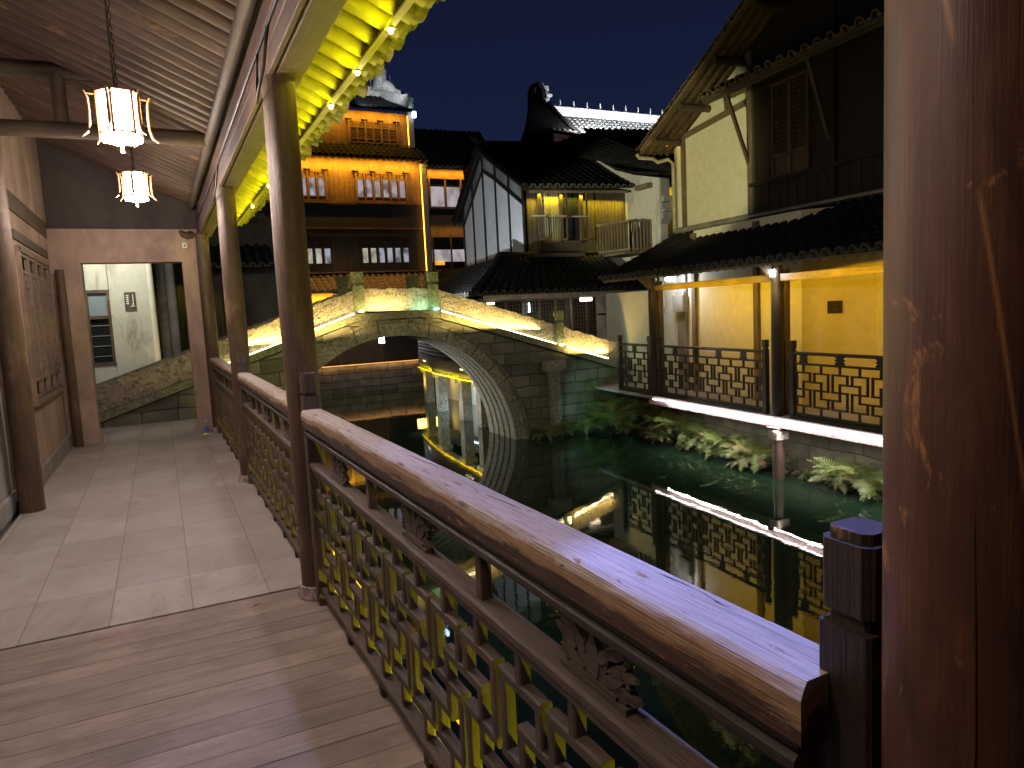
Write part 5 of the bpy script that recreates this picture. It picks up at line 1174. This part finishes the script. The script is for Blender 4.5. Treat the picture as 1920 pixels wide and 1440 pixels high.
# hall with upswept gable wall and white lit roof
H_ = World('ridge_hall', 'hall with floodlit white ridge and tiled roof against the sky', 'building', (16, 25, 3))
m_ = MB(); m_.wbox((17.5, 25.5, 5.2), (8.0, 3.0, 5.4)); H_.part('wall', m_, 'darkwall')
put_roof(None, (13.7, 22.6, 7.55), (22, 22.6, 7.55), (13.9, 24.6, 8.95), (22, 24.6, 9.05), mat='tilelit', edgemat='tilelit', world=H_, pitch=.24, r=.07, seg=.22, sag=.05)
m_ = MB(); m_.box((18, 24.6, 9.2), (8.2, .22, .34), .03); H_.part('white_ridge', m_, 'ornament')
for k in range(9): m_ = MB(); m_.tube([(14.75 + k * .62, 24.6, 9.36), (14.75 + k * .62, 24.6, 9.62)], [.035, .02], 6); H_.part('ridge_spike', m_, 'ornament')
m_ = MB(); m_.box((13.95, 24.4, 9.2), (.30, .3, .9), .03); m_.box((13.95, 24.4, 9.66), (.5, .36, .1), .02); m_.box((14.0, 24.4, 9.85), (.24, .2, .3), .04); H_.part('end_post', m_, 'ornament')
area('hall_flood', (17.6, 23.0, 8.05), (.1, .75, .55), 5, .1, 230, (.88, .93, 1), (1, 0, 0)); area('hall_flood', (15.2, 23.2, 8.25), (0, .85, .4), 1.6, .1, 22, (1, .95, .9), (1, 0, 0))
HG = World('upswept_gable', 'black upswept gable wall with a curled horn against the night sky', 'wall', (13, 23, 3))
out = [(11.6, 4), (12.0, 6.6), (12.45, 7.5), (12.78, 8.3), (12.92, 8.9), (12.95, 9.5), (13.05, 9.78), (13.25, 9.88), (13.42, 9.78), (13.5, 9.4), (13.58, 9.12), (13.9, 8.8), (14.5, 8.3), (15.3, 7.9), (15.6, 7.6), (15.6, 4)]
m_ = MB(); m_.poly([(x, 23.9, z) for x, z in out], .3, (0, -1, 0)); H2 = HG.part('wall', m_, 'tiledk')
m_ = MB()
for (x0, z0), (x1, z1) in zip(out[10:14], out[11:15]): m_.beam((x0, 23.7, z0 + .04), (x1, 23.7, z1 + .04), .5, .1)
HG.part('coping', m_, 'tiledk')
m_ = MB(); m_.tube([(13.47, 23.5, 9.25), (13.44, 23.5, 9.55), (13.32, 23.5, 9.78)], [.10, .09, .06], 6); m_.tube([(13.08, 23.55, 9.48), (13.1, 23.55, 9.62)], .035, 6); HG.part('white_edge', m_, 'ornament')
spot('horn_flood', (14.2, 23.2, 9.6), (13.45, 23.4, 9.9), 3, (.95, .95, 1), 60, .6)
# ================================================================ WHITE HOUSE BEHIND THE DOORWAY
WH = World('white_house', 'stained white house beyond the doorway and the bridge ramp', 'house', (-1, 17, 0))
m_ = MB(); m_.wbox((-2.05, 16.1, 2.6), (1.7, .2, 5.6)); m_.wbox((-.46, 16.1, 2.6), (.72, .2, 5.6)); m_.wbox((-1.02, 16.1, 4.0), (.42, .2, 3.2)); m_.wbox((-1.02, 16.1, .3), (.42, .2, 1.3)); WH.part('front_wall', m_, 'dirty')
m_ = MB(); m_.wbox((-.16, 18.3, 2.6), (.2, 4.3, 5.6)); WH.part('side_wall', m_, 'dirty')
m_ = MB(); m_.tube([(-.10, 16.08, -.2), (-.10, 16.08, 5.3)], .085, 14); WH.part('rounded_corner', m_, 'plaster')
m_ = MB(); 
for x in (-1.21, -.84): m_.box((x, 16.02, 1.68), (.05, .1, 1.46))
for z in (.97, 1.88, 2.38): m_.box((-1.02, 16.02, z), (.42, .09, .06))
wd_ = WH.part('door_frame', m_, 'post')
m_ = MB(); m_.wbox((-1.02, 16.06, 2.13), (.34, .02, .44)); WH.sub('frosted_pane', m_, 'glassblue', wd_); m_ = MB(); m_.wbox((-1.02, 16.06, 1.42), (.34, .02, .86)); WH.sub('dark_pane', m_, 'glassdark', wd_)
m_ = MB()
for k in range(4): m_.box((-1.02, 16.04, 1.12 + k * .2), (.34, .02, .014))
WH.sub('shelf_bars', m_, 'greyblue', wd_)
m_ = MB(); 
for x in (.12, .30): m_.tube([(x, 17.0, -.2), (x, 17.0, 5.2)], .10, 10)
WH.part('porch_columns', m_, 'greyblue')
t = thing('shop_plaque', 'wooden plaque with white brush characters on the white house wall', 'sign', (-.46, 15.985, 2.17))
m_ = MB()
for k in range(4): m_.box((-.075 + k * .05, 0, 0), (.047, .03, .36), .003)
m_.build('plank_board', 'beam', t)
m_ = MB()
for k in range(5): m_.box((-.045, -.019, .115 - k * .038), (.055, .006, .014)); 
m_.box((-.045, -.0195, .03), (.012, .006, .20)); m_.box((.05, -.019, .04), (.014, .006, .19)); m_.box((.035, -.0192, -.095), (.085, .006, .016)); m_.box((.045, -.0191, -.06), (.03, .006, .03))
m_.build('white_characters', 'whiteplastic', t)
area('white_house_light', (-.8, 14.6, 3.4), (0, 1, -.35), 1.2, .3, 36, (1, .97, .80), (1, 0, 0)); spot('corner_light', (.5, 15.2, 1.0), (-.1, 16.1, 1.6), 9, (1, .75, .35), 80, .7)
m_ = MB()
for k in range(26): x = .42 + k * .055; m_.tube([(x, 18.5, 0), (x + random.uniform(-.03, .03), 18.5, 2.45 + random.uniform(-.1, .12))], .018, 5)
tag(m_.build('bamboo_screen', 'beam'), 'dark bamboo screen right of the white house, tips lit yellow green', 'screen'); spot('bamboo_light', (.7, 17.9, 3.0), (.7, 18.5, 2.2), 14, (.9, .95, 0), 80, .5)
m_ = MB(); m_.wbox((1.6, 19.2, 1.9), (3.6, .2, 4.4)); tag(m_.build('garden_wall', 'darkwall'), 'dark wall behind the bamboo screen', 'wall')
put_roof(thing('lean_to_roof', 'small dark tiled roof above the bamboo screen', 'roof', (0, 0, 0)), (.2, 18.2, 3.0), (2.6, 18.2, 3.0), (.2, 19.2, 3.6), (2.6, 19.2, 3.6), mat='tile', pitch=.22, r=.06, seg=.3)
spot('doorway_light', (.2, 12.4, 2.5), (-.4, 13.65, .5), 26, (1, .86, .66), 100, .7)
# ================================================================ PLANTS
def fern(name, label, seed, nf, size, mats):
    rnd = random.Random(seed); t = thing(name, label, 'fern'); mbs = {k: MB() for k in mats}
    for f in range(nf):
        mb = mbs[mats[f % len(mats)]]; az = rnd.uniform(0, 2 * math.pi); ln = size * rnd.uniform(.6, 1.15); el = rnd.uniform(.5, 1.25); dr = rnd.uniform(.5, 1.3)
        ax = Vector((math.cos(az), math.sin(az), 0)); p = Vector((rnd.uniform(-.04, .04), rnd.uniform(-.04, .04), 0)); side = Vector((-ax.y, ax.x, 0)); n = 20; tw = rnd.uniform(-.5, .5)
        prev = p.copy()
        for i in range(n):
            s_ = i / n; e_ = el - dr * 1.6 * s_; d = ax * math.cos(e_) + Vector((0, 0, 1)) * math.sin(e_)
            nx = prev + d * (ln / n); upv = side.cross(d); sv = (side * math.cos(tw) + upv * math.sin(tw))
            L = ln * .20 * math.sin(math.pi * (s_ * .86 + .12)) * rnd.uniform(.85, 1.1)
            if i > 1:
                for sg in (-1, 1):
                    tip = prev + sv * sg * L + d * L * .35 - Vector((0, 0, L * .15)); wv = d * (ln / n) * .22
                    m1 = prev.lerp(tip, .5)
                    mb.add([prev - wv * .4, m1 - wv * .8, tip, m1 + wv * .8, prev + wv * .6], [(0, 1, 2, 3, 4)])
            mb.add([prev + side * .0025, prev - side * .0025, nx - side * .0025, nx + side * .0025], [(0, 1, 2, 3)]); prev = nx
    for k, mb in mbs.items(): mb.build('fronds' if k != 'ferndry' else 'dry_fronds', k, t)
    return t
fa = fern('fern', '', 1, 34, .42, ['fern', 'fern', 'fernpale', 'ferndry'])
fb = fern('fern', '', 2, 38, .40, ['fernpale', 'fern', 'fernpale'])
fc = fern('fern', '', 3, 30, .34, ['fern', 'fern'])
spots = [ # s, off, z, proto, scale
 (7.15, .05, -.80, 0, 1.75), (6.75, -.05, -.85, 2, 1.7), (6.35, .10, -.75, 1, 1.6), (5.85, .30, -.70, 0, 1.5), (5.40, .34, -.80, 2, 1.5), (5.0, .36, -.85, 0, 1.25), (4.6, .38, -.95, 1, 1.2), (4.2, .40, -.98, 0, 1.1),
 (3.78, .36, -1.0, 1, 1.05), (3.4, .34, -1.0, 0, 1.15), (3.0, .30, -1.02, 1, 1.2), (2.62, .28, -1.05, 0, 1.15), (2.28, .32, -1.08, 2, .95), (1.62, .34, -1.12, 2, .5), (.98, .30, -1.05, 1, 1.05), (.70, .30, -1.0, 0, 1.15), (.35, .3, -1.05, 1, 1.2)]
names = ['teal lit fern at the foot of the bridge wall', 'fern hanging over the water below the short teal railing', 'bright teal fern beside the bridge corner', 'bushy dark fern under the start of the glowing edge', 'low dark fern, second under the glowing edge', 'mid green fern, third along the quay ledge', 'pale fern, fourth along the quay ledge', 'small green fern, fifth along the quay ledge',
 'yellowish fern mid way between bridge and water post', 'fern with reddish dry fronds, fourth left of the water post', 'broad pale fern, third left of the water post', 'drooping fern, second left of the water post', 'fern touching the left side of the water post', 'tiny fern just right of the water post', 'pale fern at the left of the clump by the red brown pillar', 'fern with dry reddish tips in the clump by the red brown pillar', 'fern half hidden by the red brown pillar']
pro = [fa, fb, fc]; used = set(); rn = random.Random(5)
for (s_, o_, z, k, sc2), nm in zip(spots, names):
    p = opp(s_, o_, z)
    if k not in used: r_ = pro[k]; used.add(k); r_.location = p; r_.rotation_euler = (0, 0, rn.uniform(0, 6)); r_.scale = (sc2 * 1.2,) * 3; r_['label'] = nm
    else: r_ = dup(pro[k], p, rn.uniform(0, 6), nm, sc2 * 1.2)
    r_['group'] = 'ferns along the opposite quay'
for (x, y, z, k, s2, nm) in ((7.35, 13.45, -1.12, 0, .8, 'dark fern at the waterline left of the bridge pilaster'), (7.85, 13.4, -1.1, 2, 1.0, 'dark fern right under the bridge pilaster'), (8.35, 13.35, -1.08, 1, .9, 'fern at the bridge wall foot between pilaster and corner'), (8.8, 13.3, -1.0, 0, 1.1, 'bright teal fern against the bridge wall blocks')):
    dup(pro[k], (x, y, z), rn.uniform(0, 6), nm, s2 * 1.5)['group'] = 'ferns along the opposite quay'
extra = [(6.05, -.12, -.98, 2, 1.2, 'drooping green fern overhanging the water below the dark timber edge'), (5.2, .05, -1.05, 1, .9, 'low fern dipping into the water under the start of the glowing edge'), (4.4, .16, -1.1, 2, .85, 'little dark fern at the waterline below the fifth fern'), (3.58, .12, -1.1, 2, .9, 'trailing fern at the waterline midway to the water post'), (2.8, .08, -1.1, 0, .9, 'trailing fern with dry tips at the waterline left of the water post'), (7.5, .0, -.95, 1, 1.5, 'tall pale fern in the corner where the bridge meets the quay')]
for (s_, o_, z, k, sc2, nm) in extra: dup(pro[k], opp(s_, o_, z), rn.uniform(0, 6), nm, sc2)['group'] = 'ferns along the opposite quay'
def tuft(loc, label, seed):
    rnd = random.Random(seed); mb = MB()
    for k in range(60):
        a = rnd.uniform(math.pi, 2 * math.pi); L = rnd.uniform(.15, .34); d = Vector((math.cos(a) * .45, math.sin(a) * .5, rnd.uniform(-.1, .5))); p = Vector((rnd.uniform(-.10, .10), 0, rnd.uniform(-.12, .06))); pts = [p]
        for i in range(4): pts.append(pts[-1] + d * L / 4); d = (d + Vector((0, 0, -.42))) 
        wv = Vector((.004, 0, 0))
        for a_, b_ in zip(pts[:-1], pts[1:]): mb.add([a_ - wv, a_ + wv, b_ + wv * .7, b_ - wv * .7], [(0, 1, 2, 3)])
    o = mb.build('grass_tuft', 'fern'); o.location = loc; tag(o, label, 'plant', 'grass tufts rooted in the bridge wall'); return o
tuft((8.69, 13.62, -.12), 'grass tuft hanging from the bridge wall left of the corner', 1); tuft((9.22, 13.62, .12), 'grass tuft hanging near the bridge corner by the teal railing', 2)
spot('green_flood', (7.0, 12.0, -1.0), (9.0, 13.65, -.35), 62, (.42, 1, .80), 52, .9); spot('green_flood', (7.4, 11.4, -.9), (8.8, 12.3, .25), 22, (.45, 1, .92), 34, .8)
def tree(loc, label, h, r, n, seed):
    rnd = random.Random(seed); t = thing('broadleaf_tree', label, 'tree', loc)
    m_ = MB(); m_.tube([(0, 0, 0), (.05, 0, h * .3), (-.03, .04, h * .6), (.02, 0, h * .85)], [.13, .10, .07, .03], 8); ends = []
    for k in range(9):
        a = rnd.uniform(0, 6.28); z = h * rnd.uniform(.35, .8); e_ = Vector((math.cos(a) * r * .8, math.sin(a) * r * .8, z + rnd.uniform(.1, .5) * r)); m_.tube([(0, 0, z), e_ * .5 + Vector((0, 0, z * .5)), e_], [.04, .03, .012], 5); ends.append(e_)
    ends += [Vector((0, 0, h * .95))]; m_.build('trunk', 'trunk', t); c_ = MB()
    for k in range(n):
        e_ = rnd.choice(ends); p = e_ + Vector((rnd.gauss(0, r * .26), rnd.gauss(0, r * .26), rnd.gauss(0, r * .22))); q1 = Vector((rnd.uniform(-1, 1), rnd.uniform(-1, 1), rnd.uniform(-1, 1))).normalized() * .07; q2 = q1.cross(Vector((rnd.uniform(-1, 1), rnd.uniform(-1, 1), 1))).normalized() * .035
        c_.add([p - q1, p - q2, p + q1, p + q2], [(0, 1, 2, 3)])
    c_.build('crown', 'leaf', t); return t
tree((2.15, 22.0, 0), 'dark leafy tree behind the left end of the bridge', 2.9, 1.15, 2600, 4)
m_ = MB(); m_.box((0, 0, 0), (.16, .1, .22)); m_.box((0, 0, .14), (.06, .06, .08)); t = tag(m_.build('floodlight', 'bulbw'), 'white lamp seen through the crown of the arch', 'lamp'); t.location = (6.9, 24.2, .80)
m_ = MB(); m_.tube([(6.9, 24.2, .98), (6.9, 26.9, 1.05)], .025, 6); tag(m_.build('lamp_arm', 'metal'), 'thin arm carrying the white lamp seen through the arch', 'bracket')
point('arch_lamp', (6.9, 24.0, .75), 7, (.75, .85, 1), .06)
t = thing('tavern_board', 'small blue lit board beside the orange ground floor of the tavern', 'sign', (4.25, 26.2, 1.95)); m_ = MB(); m_.box((0, 0, 0), (.45, .05, .30)); m_.build('lit_panel', emis('blue_panel', (.5, .75, 1), 2.5), t); m_ = MB(); m_.box((0, .03, 0), (.5, .03, .35)); m_.build('frame', 'metal', t)

for (x, y, l, k) in ((2.35, 1.75, 'pale curled leaf floating on the dark water left of the handrail', 'whiteplastic'), (2.6, 1.3, 'small yellow leaf floating on the water below the carved bracket', 'ledyellow'), (5.2, 5.3, 'fallen leaf floating in the middle of the canal', 'ferndry')):
    m_ = MB(); m_.add([(x, y, -1.172), (x + .04, y + .015, -1.168), (x + .07, y + .05, -1.16), (x + .03, y + .05, -1.170)], [(0, 1, 2, 3)]); m_.poly([(x, y, -1.174), (x + .04, y + .015, -1.174), (x + .07, y + .05, -1.174), (x + .03, y + .05, -1.174)], .003, (0, 0, 1))
    tag(m_.build('floating_leaf', k if k != 'ledyellow' else plain('yellow_leaf', (.6, .42, .04), .6)), l, 'leaf')
